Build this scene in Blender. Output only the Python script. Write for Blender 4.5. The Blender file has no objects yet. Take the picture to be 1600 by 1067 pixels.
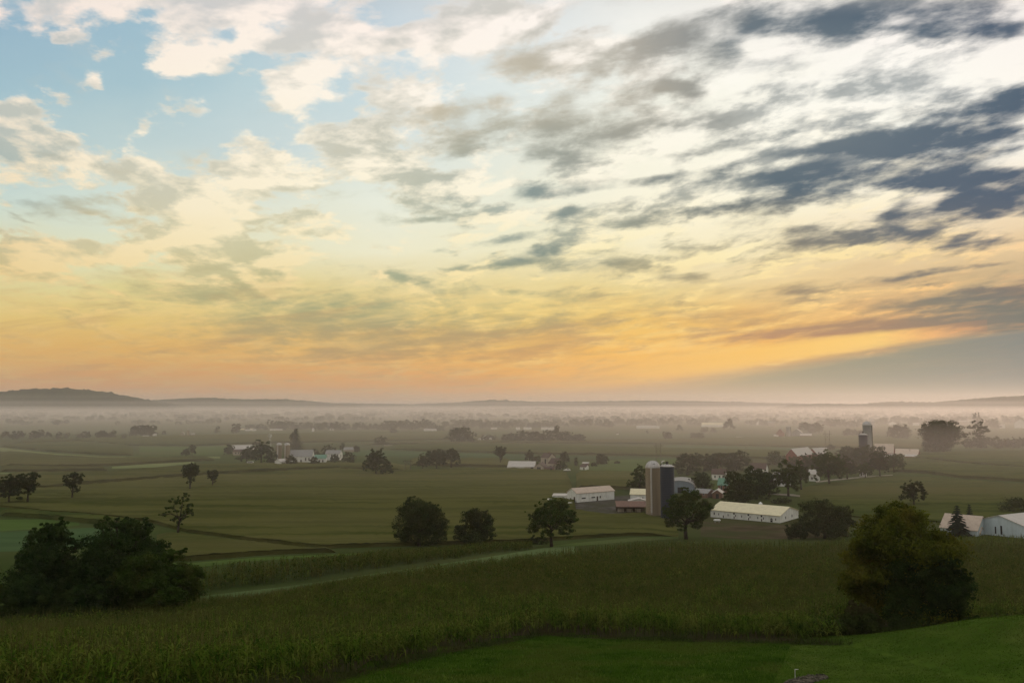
import bpy, bmesh, math, random
import numpy as np
from mathutils import Vector, Matrix
R = math.radians
scene = bpy.context.scene
COL = scene.collection
random.seed(7)

# ------------------------------------------------------------------ camera
F_PX, CX, CY = 1244.0, 800.0, 533.5          # 28 mm lens seen on a 1600 x 1067 photograph
PITCH = math.atan(98.5 / F_PX)
CAM_Z = 50.0
cam_d = bpy.data.cameras.new('camera'); cam = bpy.data.objects.new('camera', cam_d); COL.objects.link(cam)
cam_d.sensor_width = 36.0; cam_d.lens = 36.0 * F_PX / 1600.0
cam_d.clip_start = 0.5; cam_d.clip_end = 60000
cam.location = (0, 0, CAM_Z); cam.rotation_euler = (R(90) + PITCH, 0, 0)
scene.camera = cam
scene.view_settings.view_transform = 'Standard'; scene.view_settings.look = 'None'
scene.view_settings.exposure = 0.0; scene.view_settings.gamma = 1.0
scene.view_settings.use_curve_mapping = False
cy = scene.cycles
cy.use_denoising = True
cy.max_bounces = 8; cy.diffuse_bounces = 2; cy.glossy_bounces = 2; cy.transmission_bounces = 2
cy.transparent_max_bounces = 8; cy.volume_bounces = 5
cy.use_light_tree = False
cy.sample_clamp_indirect = 4.0

def ray(px, py):
    """direction of the ray through a photograph pixel, world space, Y = 1"""
    u = (px - CX) / F_PX; v = (CY - py) / F_PX
    c, s = math.cos(PITCH), math.sin(PITCH)
    y = c - v * s
    return (u / y, (v * c + s) / y)

def lin(c):
    """sRGB 0-255 to linear"""
    return tuple(((x / 255) / 12.92 if x / 255 <= 0.04045 else ((x / 255 + 0.055) / 1.055) ** 2.4) for x in c[:3])

# ------------------------------------------------------------------ sky
SUN_EL, SUN_AZ = R(5.0), R(31.0)            # low behind the cloud bank, to the right of the view
world = bpy.data.worlds.new('World'); scene.world = world; world.use_nodes = True
WT = world.node_tree; WT.nodes.clear()
world.cycles.sampling_method = 'NONE'

class NB:
    """short hand for building node trees"""
    def __init__(s, tree): s.t = tree; s.N = tree.nodes; s.L = tree.links
    def put(s, sock, v):
        if isinstance(v, bpy.types.NodeSocket): s.L.new(v, sock)
        elif v is not None:
            if hasattr(sock.default_value, '__len__') and not hasattr(v, '__len__'): v = (v,) * len(sock.default_value)
            if hasattr(sock.default_value, '__len__') and len(sock.default_value) == 4 and len(v) == 3: v = (*v, 1)
            sock.default_value = v
    def m(s, op, a, b=None, c=None, clamp=False):
        n = s.N.new('ShaderNodeMath'); n.operation = op; n.use_clamp = clamp
        for i, v in enumerate((a, b, c)):
            if v is not None: s.put(n.inputs[i], v)
        return n.outputs[0]
    def vm(s, op, a, b=None, out=0, scale=None):
        n = s.N.new('ShaderNodeVectorMath'); n.operation = op
        s.put(n.inputs[0], a)
        if b is not None: s.put(n.inputs[1], b)
        if scale is not None: s.put(n.inputs['Scale'], scale)
        return n.outputs[out]
    def comb(s, x, y, z=0.0):
        n = s.N.new('ShaderNodeCombineXYZ')
        for i, v in enumerate((x, y, z)): s.put(n.inputs[i], v)
        return n.outputs[0]
    def sep(s, v):
        n = s.N.new('ShaderNodeSeparateXYZ'); s.put(n.inputs[0], v); return n.outputs
    def noise(s, vec, scale, detail=4.0, rough=0.5, dist=0.0, color=False, lac=2.0):
        n = s.N.new('ShaderNodeTexNoise'); n.noise_dimensions = '3D'
        if vec is not None: s.put(n.inputs['Vector'], vec)
        s.put(n.inputs['Scale'], scale); s.put(n.inputs['Detail'], detail); s.put(n.inputs['Roughness'], rough)
        s.put(n.inputs['Distortion'], dist); s.put(n.inputs['Lacunarity'], lac)
        return n.outputs['Color' if color else 'Fac']
    def mr(s, v, a, b, c=0.0, d=1.0, smooth=True):
        n = s.N.new('ShaderNodeMapRange'); n.interpolation_type = 'SMOOTHSTEP' if smooth else 'LINEAR'
        for i, x in enumerate((v, a, b, c, d)): s.put(n.inputs[i], x)
        return n.outputs[0]
    def mix(s, f, a, b, mode='MIX'):
        n = s.N.new('ShaderNodeMix'); n.data_type = 'RGBA'; n.blend_type = mode; n.clamp_factor = True
        s.put(n.inputs[0], f); s.put(n.inputs[6], a); s.put(n.inputs[7], b)
        return n.outputs[2]
    def ramp(s, f, stops, interp='LINEAR'):
        n = s.N.new('ShaderNodeValToRGB'); s.put(n.inputs[0], f)
        e = n.color_ramp.elements; n.color_ramp.interpolation = interp
        while len(e) > 1: e.remove(e[-1])
        e[0].position = stops[0][0]; e[0].color = (*stops[0][1][:3], 1)
        for p, c in stops[1:]:
            x = e.new(p); x.color = (*c[:3], 1)
        return n.outputs[0]

W = NB(WT)
tc = WT.nodes.new('ShaderNodeTexCoord')
gx, gy, gz = W.sep(tc.outputs['Generated'])
gys = W.m('MAXIMUM', gy, 0.12)
S0 = W.m('DIVIDE', gx, gys); T0 = W.m('MAXIMUM', W.m('DIVIDE', gz, gys), 0.0)     # tangent coordinates towards the north
# cloud deck in perspective: features shrink and flatten towards the horizon
deck_u = W.m('DIVIDE', S0, W.m('ADD', T0, 0.16))
deck_v = W.m('SUBTRACT', W.m('MULTIPLY', W.m('LOGARITHM', W.m('ADD', T0, 0.07), 2.718), 1.35), W.m('DIVIDE', 0.13, W.m('ADD', T0, 0.05)))
plane = W.comb(deck_u, W.m('MULTIPLY_ADD', deck_u, -0.22, deck_v), 0.0)
# wander: ragged outlines for everything laid out on the sky
w1 = W.noise(plane, 2.2, 6, 0.60, color=True); wv = W.sep(w1)
amp = W.m('ADD', W.m('MULTIPLY', T0, 0.42), 0.012)
Sx = W.m('ADD', S0, W.m('MULTIPLY', W.m('SUBTRACT', wv[0], 0.5), W.m('MULTIPLY', amp, 1.15)))
Tx = W.m('ADD', T0, W.m('MULTIPLY', W.m('SUBTRACT', wv[1], 0.5), W.m('MULTIPLY', amp, 0.55)))
ST = W.comb(Sx, Tx, 1.0)

COLX = [0, 200, 400, 600, 800, 1000, 1200, 1400, 1600]
def table(rows, s, t, conv=lin):
    out = None; prev = None
    fac = W.mr(s, -0.66, 0.66, 0, 1, smooth=False)
    for py, vals in rows:
        tt = ray(800, py)[1]
        st = []
        for x, c in zip(COLX, vals):
            p = (ray(x, py)[0] + 0.66) / 1.32
            st.append((min(1, max(0, p)), conv(c) if hasattr(c, '__len__') else (c, c, c)))
        col = W.ramp(fac, st)
        out = col if out is None else W.mix(W.mr(t, prev, tt, 0, 1, smooth=False), out, col)
        prev = tt
    return out

GAP = [
 (640, [(180,152,126),(182,152,124),(186,154,124),(190,157,126),(192,158,128),(186,158,132),(176,154,134),(166,150,134),(160,146,134)]),
 (612, [(204,146,98),(206,146,92),(212,150,92),(218,156,92),(226,160,94),(205,160,112),(175,152,120),(150,142,122),(135,133,124)]),
 (585, [(214,158,96),(214,154,90),(220,158,90),(228,164,90),(242,174,80),(248,182,86),(205,165,110),(140,138,115),(122,128,118)]),
 (545, [(224,176,98),(226,176,94),(228,180,100),(232,184,102),(240,188,98),(255,196,86),(246,180,80),(170,148,108),(112,124,116)]),
 (500, [(228,198,120),(230,198,118),(230,200,124),(226,194,116),(234,200,114),(242,198,106),(236,184,100),(216,166,108),(140,136,112)]),
 (450, [(226,212,152),(226,214,148),(230,214,152),(232,216,158),(234,216,156),(236,214,148),(232,202,142),(222,186,130),(190,165,125)]),
 (390, [(228,222,180),(226,230,198),(232,230,196),(240,236,205),(242,236,200),(250,240,202),(248,232,186),(236,212,166),(226,196,150)]),
 (320, [(204,220,210),(214,226,214),(226,230,212),(234,238,222),(238,238,216),(252,246,220),(254,248,222),(252,240,214),(246,226,192)]),
 (230, [(182,206,208),(190,210,210),(200,216,216),(214,226,224),(232,236,224),(250,247,228),(255,252,236),(255,253,240),(252,246,232)]),
 (140, [(160,192,204),(166,196,206),(184,208,214),(206,222,226),(226,234,230),(244,245,234),(254,251,238),(255,254,244),(255,250,240)]),
 (40,  [(150,182,200),(156,188,204),(178,200,212),(206,218,224),(226,232,232),(242,242,236),(250,246,238),(252,248,240),(252,246,240)]),
 (-200,[(110,145,178),(115,150,182),(130,160,186),(150,172,190),(165,182,194),(180,190,196),(195,198,198),(200,200,198),(200,198,196)]),
]
gap = table(GAP, Sx, Tx)
LITC = [
 (632, [(200,158,118)]*4 + [(205,162,118)]*3 + [(150,140,122)]*2),
 (560, [(222,180,108),(224,180,104),(228,184,110),(232,190,115),(248,200,112),(255,206,118),(255,208,120),(255,196,110),(220,150,95)]),
 (480, [(236,206,134),(236,206,134),(238,210,140),(240,212,142),(250,222,142),(252,220,136),(252,212,130),(250,196,120),(230,170,110)]),
 (400, [(240,214,158),(246,226,176),(248,232,186),(252,238,196),(254,240,192),(254,240,190),(254,236,180),(252,224,160),(246,206,150)]),
 (300, [(244,226,190),(248,236,206),(253,242,212),(255,246,220),(255,248,224),(255,249,226),(255,250,228),(255,244,214),(252,234,200)]),
 (150, [(250,236,216),(253,242,224),(255,245,228),(255,247,232),(255,249,236),(255,251,238),(255,253,242),(255,253,244),(255,252,242)]),
 (0,   [(244,228,220),(250,236,226),(253,240,230),(255,242,234),(255,246,238),(255,248,240),(255,248,240),(253,246,240),(252,244,238)]),
]
lit = table(LITC, Sx, Tx)
SHD = [
 (632, [(190,148,112)]*5 + [(150,138,118)]*4),
 (560, [(196,152,98),(192,150,100),(180,150,104),(186,150,100),(200,152,92),(196,140,90),(190,125,85),(176,112,78),(108,110,100)]),
 (480, [(196,172,116),(178,170,120),(166,166,122),(160,164,124),(164,164,122),(178,158,112),(176,146,106),(130,122,102),(92,102,98)]),
 (400, [(196,178,130),(206,190,140),(190,184,142),(166,176,150),(120,140,134),(150,152,130),(146,138,116),(90,100,106),(92,98,104)]),
 (300, [(140,162,160),(196,188,160),(208,200,168),(176,176,152),(130,148,146),(130,140,136),(74,98,112),(66,90,110),(62,86,108)]),
 (150, [(200,194,178),(212,204,186),(214,206,190),(206,196,174),(186,178,156),(166,162,150),(128,138,140),(98,116,126),(68,92,112)]),
 (0,   [(206,202,198),(214,206,198),(214,206,200),(206,200,192),(196,190,178),(176,172,164),(92,108,120),(72,94,112),(76,94,114)]),
]
shade = table(SHD, Sx, Tx)

def ellipse_group():
    g = bpy.data.node_groups.new('soft_ellipse', 'ShaderNodeTree')
    for nm, ty in (('P', 'NodeSocketVector'), ('A', 'NodeSocketVector'), ('B', 'NodeSocketVector'), ('K', 'NodeSocketFloat'), ('Sum', 'NodeSocketFloat')):
        g.interface.new_socket(nm, in_out='INPUT', socket_type=ty)
    g.interface.new_socket('Out', in_out='OUTPUT', socket_type='NodeSocketFloat')
    b = NB(g); gi = g.nodes.new('NodeGroupInput').outputs; go = g.nodes.new('NodeGroupOutput')
    dx = b.vm('DOT_PRODUCT', gi[0], gi[1], out=1); dy = b.vm('DOT_PRODUCT', gi[0], gi[2], out=1)
    q = b.m('MULTIPLY_ADD', dx, dx, b.m('MULTIPLY', dy, dy))
    g.links.new(b.m('MULTIPLY_ADD', b.m('POWER', 1 / 2.718, q), gi[3], gi[4]), go.inputs[0])
    return g
ELL = ellipse_group()
def blobs(lst, lo, hi):
    """sum of soft ellipses given as photo px: (x, y, rx, ry, tilt in degrees, strength); only those that reach the sector lo..hi"""
    tot = None
    for (px, py, rx, ry, ang, k) in lst:
        if px + 2.2 * max(rx, ry) < lo or px - 2.2 * max(rx, ry) > hi: continue
        s, t = ray(px, py); a = R(ang); c, sn = math.cos(a), math.sin(a)
        g = 1.03 / F_PX
        A = (c / (rx * g), sn / (rx * g)); B = (-sn / (ry * g), c / (ry * g))
        n = WT.nodes.new('ShaderNodeGroup'); n.node_tree = ELL
        WT.links.new(ST, n.inputs[0])
        n.inputs[1].default_value = (A[0], A[1], -A[0] * s - A[1] * t)
        n.inputs[2].default_value = (B[0], B[1], -B[0] * s - B[1] * t)
        n.inputs[3].default_value = k
        if tot is None: n.inputs[4].default_value = 0.0
        else: WT.links.new(tot, n.inputs[4])
        tot = n.outputs[0]
    return tot if tot is not None else 0.0
BRIGHT = [  # lit cream clouds (+) and clear gaps (-)
 (285,102,70,32,8,1.45),(320,25,110,42,0,1.32),(465,130,50,28,-30,1.18),(560,185,70,50,15,1.06),(440,75,60,22,10,1.06),(55,175,40,25,-5,1.45),(40,210,60,40,-30,1.18),
 (100,66,22,12,-20,1.32),(145,145,28,12,-20,1.18),(80,18,26,18,0,0.79),(215,200,20,12,0,0.79),(175,42,30,14,-20,0.79),(385,262,55,45,10,1.32),(500,270,60,40,-10,0.92),
 (330,370,110,60,-10,1.18),(430,240,26,14,0,0.92),(620,60,110,45,0,1.06),(640,110,60,30,10,0.79),(760,30,70,45,0,0.92),(130,255,110,26,-14,1.18),(60,285,90,14,-8,0.66),
 (60,410,90,30,-6,1.18),(380,420,90,26,-6,0.79),(620,270,60,60,-20,0.79),(700,300,90,18,-12,0.66),(1250,190,170,90,10,1.06),(1450,90,150,50,15,0.79),(1180,300,130,30,0,0.66),
 (950,330,200,60,0,0.53),(560,80,30,20,0,0.66),(20,245,50,20,-10,0.79),(200,130,60,110,-30,-0.84),(130,95,60,50,0,-0.63),(380,180,50,45,0,-0.95),(300,215,120,25,-6,-0.74),
 (590,100,60,22,0,-0.84),(690,110,45,30,0,-0.74),(430,215,80,22,-20,-0.74),(90,350,120,22,-4,-0.84),(520,320,60,20,-10,-0.63),(580,330,60,60,0,-0.32),(380,65,18,14,0,-0.42),
 (20,90,40,60,0,-0.74),(730,250,100,25,0,-0.53),(330,300,30,20,0,-0.42),(900,150,60,20,0,-0.42),(690,360,150,25,0,-0.42),(840,310,90,14,0,-0.42),(250,150,60,20,0,-0.62),
 (60,110,60,40,0,-0.56),(30,60,40,60,0,-0.5),(190,80,25,40,0,-0.5),(410,110,14,40,20,-0.37),(590,330,50,25,0,-0.31),
 (420,20,120,30,0,.4),(215,215,26,16,0,.5),(380,215,26,14,0,.4),(350,330,60,30,0,.4),(250,270,40,20,0,.5),(560,240,50,30,0,.4),
]
DARK = [  # shaded undersides, strongest to the right
 (1290,235,80,10,3,1.89),(1400,222,110,16,4,2.32),(1530,195,100,30,17,2.75),(1590,165,45,24,28,2.17),(1470,225,120,16,8,1.59),(1360,278,190,14,0,2.32),(1500,265,60,20,10,1.59),
 (1130,325,90,8,6,2.17),(1230,318,60,12,20,1.74),(1240,300,60,22,20,1.3),(1570,290,80,20,5,2.46),(1560,325,60,14,0,2.03),(1500,335,70,14,10,0.87),(1390,345,35,20,35,1.74),
 (1370,372,120,12,-3,2.17),(1320,378,90,7,5,1.45),(1500,378,70,7,8,1.01),(1290,20,90,22,8,2.17),(1340,40,40,24,50,1.59),(1400,10,50,26,0,1.59),(1170,28,70,14,0,1.16),
 (1165,88,40,22,25,1.59),(1080,60,60,30,0,1.3),(1030,72,40,13,5,1.98),(1040,152,45,15,-15,2.7),(1240,105,60,18,20,1.01),(1480,50,40,20,0,1.3),(1540,15,80,30,0,2.17),
 (1580,40,60,20,0,1.45),(1460,80,30,10,0,0.72),(1200,210,26,16,20,1.01),(1100,225,40,10,5,1.3),(1120,260,40,12,20,1.3),(1035,268,55,10,4,1.8),(900,288,55,12,14,1.62),
 (850,300,30,8,0,0.72),(880,205,70,40,0,0.9),(790,190,60,16,15,0.9),(760,215,40,18,30,1.26),(690,165,60,16,15,0.9),(740,240,60,10,8,0.72),(820,90,60,25,10,0.9),
 (860,160,60,20,20,0.72),(970,140,50,30,0,0.72),(680,342,70,7,2,0.96),(880,332,60,8,12,0.84),(800,372,60,8,6,0.84),(1000,352,60,8,6,0.84),(690,391,26,5,0,0.72),
 (840,398,40,12,20,1.08),(770,422,80,7,4,1.44),(860,420,70,7,-6,0.72),(650,440,40,7,-14,1.44),(700,452,60,10,-16,0.84),(830,464,60,7,-2,0.96),(960,414,120,12,-8,0.6),
 (1040,425,60,8,-6,0.84),(920,465,70,10,0,0.6),(40,322,70,12,-10,1.2),(110,320,100,7,-16,0.96),(190,328,60,5,-14,0.6),(20,345,40,3,-18,0.84),(120,252,100,6,-12,0.48),
 (60,270,60,5,-5,0.48),(590,520,230,30,-3,0.9),(470,500,150,36,-6,0.72),(320,540,120,10,-4,0.48),(510,560,60,8,-3,0.72),(450,525,90,9,-4,0.6),(240,488,80,10,-6,0.6),
 (620,550,130,16,-2,0.6),(760,500,160,20,0,0.54),(880,505,120,12,0,0.6),(780,522,100,5,0,0.96),(700,535,60,5,0,0.6),(290,450,80,8,-4,0.48),(310,410,70,8,-6,0.36),
 (150,420,90,14,-6,0.36),(1190,505,160,14,-4,0.58),(1290,520,150,10,4,1.01),(1500,425,90,6,5,1.16),(1530,470,110,10,6,1.45),(1560,485,140,20,0,1.45),(1450,500,160,9,3,1.01),
 (1590,505,110,16,0,1.16),(1250,450,60,6,0,0.43),(1560,455,60,8,0,1.16),(250,455,120,10,-4,0.3),(420,470,150,14,-4,0.5),(1360,225,60,12,0,0.8),(1440,250,50,14,20,0.9),
 (1300,278,60,8,0,0.8),(720,175,90,30,10,0.6),(900,230,90,25,5,0.5),(1010,110,70,30,0,0.5),(560,40,60,20,0,-0.5),(1130,110,70,30,10,0.5),(960,190,60,20,0,0.5),
 (1060,190,50,18,-10,0.4),
 (1150,520,120,8,2,.7),(1380,505,80,9,3,.9),(1290,514,90,6,3,.6),(1240,490,100,5,0,.4),
]

# small cloud texture on the deck; the second sample, shifted towards the sun, gives the relief
pq = W.vm('MULTIPLY', plane, (1.0, 1.0, 1))
n1 = W.noise(pq, 3.3, 8, 0.61, 0.15)
n1b = W.noise(W.vm('ADD', pq, (0.06, -0.07, 0)), 3.3, 5, 0.56, 0.15)
n2 = W.noise(W.vm('ADD', plane, (31.0, 7.0, 3.0)), 8.0, 6, 0.58, 0.2)
n3 = W.noise(W.vm('MULTIPLY', W.vm('ADD', plane, (5.0, 71.0, 9.0)), (0.75, 1.3, 1)), 2.6, 8, 0.63, 0.4)
relief = W.m('SUBTRACT', n1, n1b)
n2a = W.m('MULTIPLY', W.m('SUBTRACT', n2, 0.5), W.mr(T0, 0.05, 0.26, 0.35, 1.0))
nfine = W.m('MULTIPLY_ADD', n2a, 1.5, W.m('MULTIPLY', W.m('SUBTRACT', n1, 0.5), W.mr(T0, 0.05, 0.22, 1.3, 2.4)))
lowfade = W.mr(T0, 0.03, 0.20, 0.35, 1.0)
body = W.mr(W.m('MULTIPLY_ADD', relief, -3.2, W.m('MULTIPLY_ADD', n2, 0.5, W.m('MULTIPLY', n3, .5))), 0.28, 0.72, smooth=False)
dnoise = W.m('MULTIPLY_ADD', W.m('SUBTRACT', n3, 0.5), 1.5, W.m('MULTIPLY_ADD', n2a, 1.5, W.m('MULTIPLY', relief, -1.8)))
side = W.mr(S0, -0.40, 0.40, 0.92, 1.0)
# gold break under the cloud bank and the rain-grey wedge below it
ax, ay = ray(900, 612); bx, by = ray(1560, 519)
k1 = (by - ay) / (bx - ax)
wav = W.m('MULTIPLY', W.m('SUBTRACT', n3, 0.5), 0.006)
dd = W.m('ADD', W.m('SUBTRACT', T0, W.m('ADD', W.m('MULTIPLY', W.m('SUBTRACT', S0, ax), k1), ay)), wav)
streak = W.noise(W.comb(W.m('MULTIPLY', S0, 5.0), W.m('MULTIPLY_ADD', T0, 46.0, W.m('MULTIPLY', S0, -5.0)), 1.3), 1.0, 6, 0.62, 0.5)
glow_band = W.m('MULTIPLY', W.mr(dd, W.mr(S0, 0.1, 0.5, -0.008, -0.001), W.mr(S0, 0.1, 0.5, 0.012, 0.006)), W.mr(dd, 0.018, W.mr(S0, 0.0, 0.6, 0.050, 0.018, smooth=False), 1, 0))
glow_s = W.m('MULTIPLY', W.mr(S0, -0.05, 0.25), W.mr(W.m('MULTIPLY_ADD', streak, 0.25, S0), 0.50, 0.78, 1, 0))
glow = W.m('MULTIPLY', glow_band, glow_s)
gcol = W.ramp(W.mr(S0, 0.0, 0.62, 0, 1, smooth=False), [(0, lin((252,190,96))), (0.5, lin((255,198,88))), (0.75, lin((255,208,108))), (0.88, lin((255,178,100))), (1, lin((225,125,80)))])
glow = W.m('MULTIPLY', glow, 0.95)
wedge = W.m('MULTIPLY', W.mr(dd, 0.003, W.mr(S0, 0.1, 0.6, -0.028, -0.008, smooth=False), 0, 1), W.mr(S0, 0.02, 0.30))
wcol = W.ramp(W.mr(S0, 0.08, 0.64, 0, 1, smooth=False), [(0, lin((196,162,112))), (0.4, lin((150,144,112))), (0.7, lin((122,130,114))), (1, lin((104,118,116)))])
wcol = W.mix(W.mr(T0, 0.035, 0.0), wcol, gap)
wedge = W.m('MULTIPLY', wedge, 0.93)
shade_gap = W.mix(0.30, shade, gap)
lowstreak = W.m('MULTIPLY', W.mr(T0, 0.012, 0.05, 0.15, 0.55), W.mr(T0, 0.20, 0.10))
warm = (0.55, 0.27, 0.11)
def sector(lo, hi):
    bsum = blobs(BRIGHT, lo, hi); dsum = blobs(DARK, lo, hi)
    cover = W.m('MULTIPLY_ADD', bsum, 0.42, nfine)
    bcov = W.mr(cover, -0.10, 0.30)
    c1 = W.mix(bcov, gap, lit)
    c1 = W.mix(W.m('MULTIPLY', W.m('MULTIPLY', bcov, body), 0.95), c1, shade_gap)
    dsat = W.m('SUBTRACT', 1.0, W.m('POWER', 1 / 2.718, W.m('MAXIMUM', dsum, 0.0)))     # saturates softly
    dk = W.m('MULTIPLY_ADD', dsat, 0.92, W.m('MULTIPLY', W.m('SUBTRACT', dnoise, 0.03), W.m('MULTIPLY_ADD', dsat, 0.22, 0.72)))
    dcov = W.m('MULTIPLY', W.mr(dk, 0.03, 0.90), side)
    c2 = W.mix(dcov, c1, shade)
    c2 = W.mix(W.m('MULTIPLY', W.mr(streak, 0.50, 0.70), lowstreak), c2, W.mix(0.5, shade, warm))
    c2 = W.mix(W.m('MULTIPLY', W.mr(streak, 0.50, 0.32), lowstreak), c2, lit)
    c3 = W.mix(W.m('MULTIPLY', glow, W.mr(streak, 0.75, 0.45, 0.75, 1.0)), c2, gcol)
    return W.mix(wedge, c3, wcol)
def background(col, strength=0.1):
    b = WT.nodes.new('ShaderNodeBackground'); b.inputs['Strength'].default_value = strength
    W.L.new(W.vm('SCALE', col, scale=1.0 / strength), b.inputs['Color']); return b.outputs[0]
def mixsh(f, a, b):
    n = WT.nodes.new('ShaderNodeMixShader'); W.put(n.inputs[0], f); W.L.new(a, n.inputs[1]); W.L.new(b, n.inputs[2]); return n.outputs[0]
cuts = [-1e9, 330, 700, 1050, 1330, 1e9]
secs = [background(sector(a, b)) for a, b in zip(cuts[:-1], cuts[1:])]
tree = secs[0]
gt = lambda px: W.m('GREATER_THAN', Sx, ray(px, 350)[0])
tree = mixsh(gt(700), mixsh(gt(330), secs[0], secs[1]), mixsh(gt(1050), secs[2], mixsh(gt(1330), secs[3], secs[4])))
# the rest of the vault (behind and above the view) is physical sky plus light added to brighten the mist
sky = WT.nodes.new('ShaderNodeTexSky'); sky.sky_type = 'NISHITA'; sky.sun_disc = False
sky.sun_elevation = SUN_EL; sky.sun_rotation = SUN_AZ; sky.air_density = 1.2; sky.dust_density = 2.5; sky.ozone_density = 1.5
back = W.vm('SCALE', sky.outputs[0], scale=0.10)
VAULT = (0.60, 0.57, 0.54)
back = W.vm('ADD', back, W.vm('SCALE', W.comb(*VAULT), scale=W.m('ADD', W.m('MULTIPLY', n1, 0.9), 0.5)))
front = W.m('MULTIPLY', W.mr(T0, 0.60, 0.50), W.mr(W.m('ABSOLUTE', S0), 0.95, 0.74))
front = W.m('MULTIPLY', front, W.m('GREATER_THAN', gy, 0.2))
lowband = W.ramp(W.mr(gz, 0.0, 0.5, 0, 1, smooth=False), [(0, (0.80, 0.60, 0.42)), (0.3, (0.95, 0.82, 0.60)), (1, (0.75, 0.74, 0.68))])
back = W.mix(W.mr(gz, 0.25, 0.6), lowband, back)
back = W.mix(W.mr(gz, -0.02, 0.0), (0.05, 0.05, 0.03), back)         # below the horizon: dark land
wo = WT.nodes.new('ShaderNodeOutputWorld')
W.L.new(mixsh(W.m('MULTIPLY', front, W.m('GREATER_THAN', gz, -0.01)), background(back), tree), wo.inputs['Surface'])

sun_d = bpy.data.lights.new('sun', 'SUN'); sun = bpy.data.objects.new('sun', sun_d); COL.objects.link(sun)
sun_d.energy = 0.65; sun_d.angle = R(10); sun_d.color = (1.0, 0.74, 0.54)
sdir = Vector((math.sin(SUN_AZ) * math.cos(SUN_EL + R(4)), math.cos(SUN_AZ) * math.cos(SUN_EL + R(4)), math.sin(SUN_EL + R(4))))
sun.rotation_euler = sdir.to_track_quat('Z', 'Y').to_euler(); sun.location = (60, 60, 200)

# ------------------------------------------------------------------ terrain
def sstep(a, b, x):
    t = np.clip((np.asarray(x, float) - a) / (b - a), 0, 1); return t * t * (3 - 2 * t)
_kd = np.array([-200, 0, 25, 45, 80, 110, 150, 200, 250, 290, 330, 380, 60000], float)
_kz = np.array([46, 44.5, 39.3, 34.8, 27.6, 23.7, 18.4, 12.2, 6.0, 2.2, 0.5, 0, 0], float)
_sd = np.arange(-200, 600, 1.0); _sz = np.interp(_sd, _kd, _kz)
_k = np.hanning(25); _k /= _k.sum(); _sz = np.convolve(np.pad(_sz, 12, 'edge'), _k, 'valid')
def terrain(x, y):
    x = np.asarray(x, float); y = np.asarray(y, float)
    z = np.interp(y, _sd, _sz)
    z = z - 5.0 * sstep(-15, -45, x) * np.exp(-((y - 145) / 28) ** 2)              # fold behind the left crest
    z = z - 2.4 * sstep(-20, -42, x) * np.exp(-((y - 88) / 26) ** 2)                # and the crest itself
    m = np.interp(x, [22, 26, 29.6, 34.5, 42, 60, 120], [0, .10, 1.2, 2.6, 3.5, 4.6, 5.5])   # lawn mound on the right
    crest = 58 - 0.25 * np.clip(x - 28, 0, 30)
    z = z + m * np.where(y < crest, 0.55 + 0.45 * sstep(10, 50, y), sstep(crest + 20, crest + 1, y))
    z = z + 5.0 * sstep(-150, -380, x) * np.exp(-((y - 1150) / 190) ** 2)           # swell under the far left fields
    far = sstep(400, 900, y)
    z = z + far * 0.5 * np.sin(x / 170 + 1.3) * np.sin(y / 140)
    near = sstep(320, 200, y)
    z = z + near * (0.22 * np.sin(x / 13 + y / 29) * np.cos(y / 17 - x / 41) + 0.10 * np.sin(x / 5.1) * np.sin(y / 6.3 + 1))
    return z
def ground_at(px, py):
    """world point where the photo ray meets the terrain"""
    a, b = ray(px, py)
    Y = np.concatenate([np.arange(20, 400, 0.5), np.geomspace(400, 14000, 2600)])
    d = CAM_Z + b * Y - terrain(a * Y, Y)
    i = int(np.argmax(d < 0))
    if d[i] >= 0: i = len(Y) - 1
    lo, hi = Y[max(i - 1, 0)], Y[i]
    for _ in range(24):
        m = (lo + hi) / 2
        if CAM_Z + b * m - float(terrain(a * m, m)) < 0: hi = m
        else: lo = m
    Yv = (lo + hi) / 2
    return a * Yv, Yv, float(terrain(a * Yv, Yv))
def px_m(y):                                                         # metres per photo pixel at distance y
    return y / F_PX

# ------------------------------------------------------------------ object helpers
def mesh_np(name, verts, faces_flat, loop_tot, mats, mat_idx=None, smooth=False):
    me = bpy.data.meshes.new(name)
    verts = np.asarray(verts, np.float32); nv = len(verts)
    faces_flat = np.asarray(faces_flat, np.int32); loop_tot = np.asarray(loop_tot, np.int32)
    me.vertices.add(nv); me.vertices.foreach_set('co', verts.ravel())
    me.loops.add(len(faces_flat)); me.loops.foreach_set('vertex_index', faces_flat)
    me.polygons.add(len(loop_tot))
    st = np.concatenate([[0], np.cumsum(loop_tot)[:-1]]).astype(np.int32)
    me.polygons.foreach_set('loop_start', st); me.polygons.foreach_set('loop_total', loop_tot)
    if mat_idx is not None: me.polygons.foreach_set('material_index', np.asarray(mat_idx, np.int32))
    if smooth: me.polygons.foreach_set('use_smooth', np.ones(len(loop_tot), bool))
    for m in mats: me.materials.append(m)
    me.update(calc_edges=True)
    return me
def link(name, me, parent=None, loc=(0, 0, 0), rz=0.0):
    o = bpy.data.objects.new(name, me); COL.objects.link(o); o.location = loc; o.rotation_euler = (0, 0, rz)
    if parent is not None: o.parent = parent
    return o
def tag(o, label=None, cat=None, group=None, kind=None):
    if label: o['label'] = label
    if cat: o['category'] = cat
    if group: o['group'] = group
    if kind: o['kind'] = kind
    return o
def empty(name, loc, rz, label, cat, group=None):
    o = bpy.data.objects.new(name, None); COL.objects.link(o); o.location = loc; o.rotation_euler = (0, 0, rz)
    o.empty_display_size = 1; return tag(o, label, cat, group)

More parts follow.
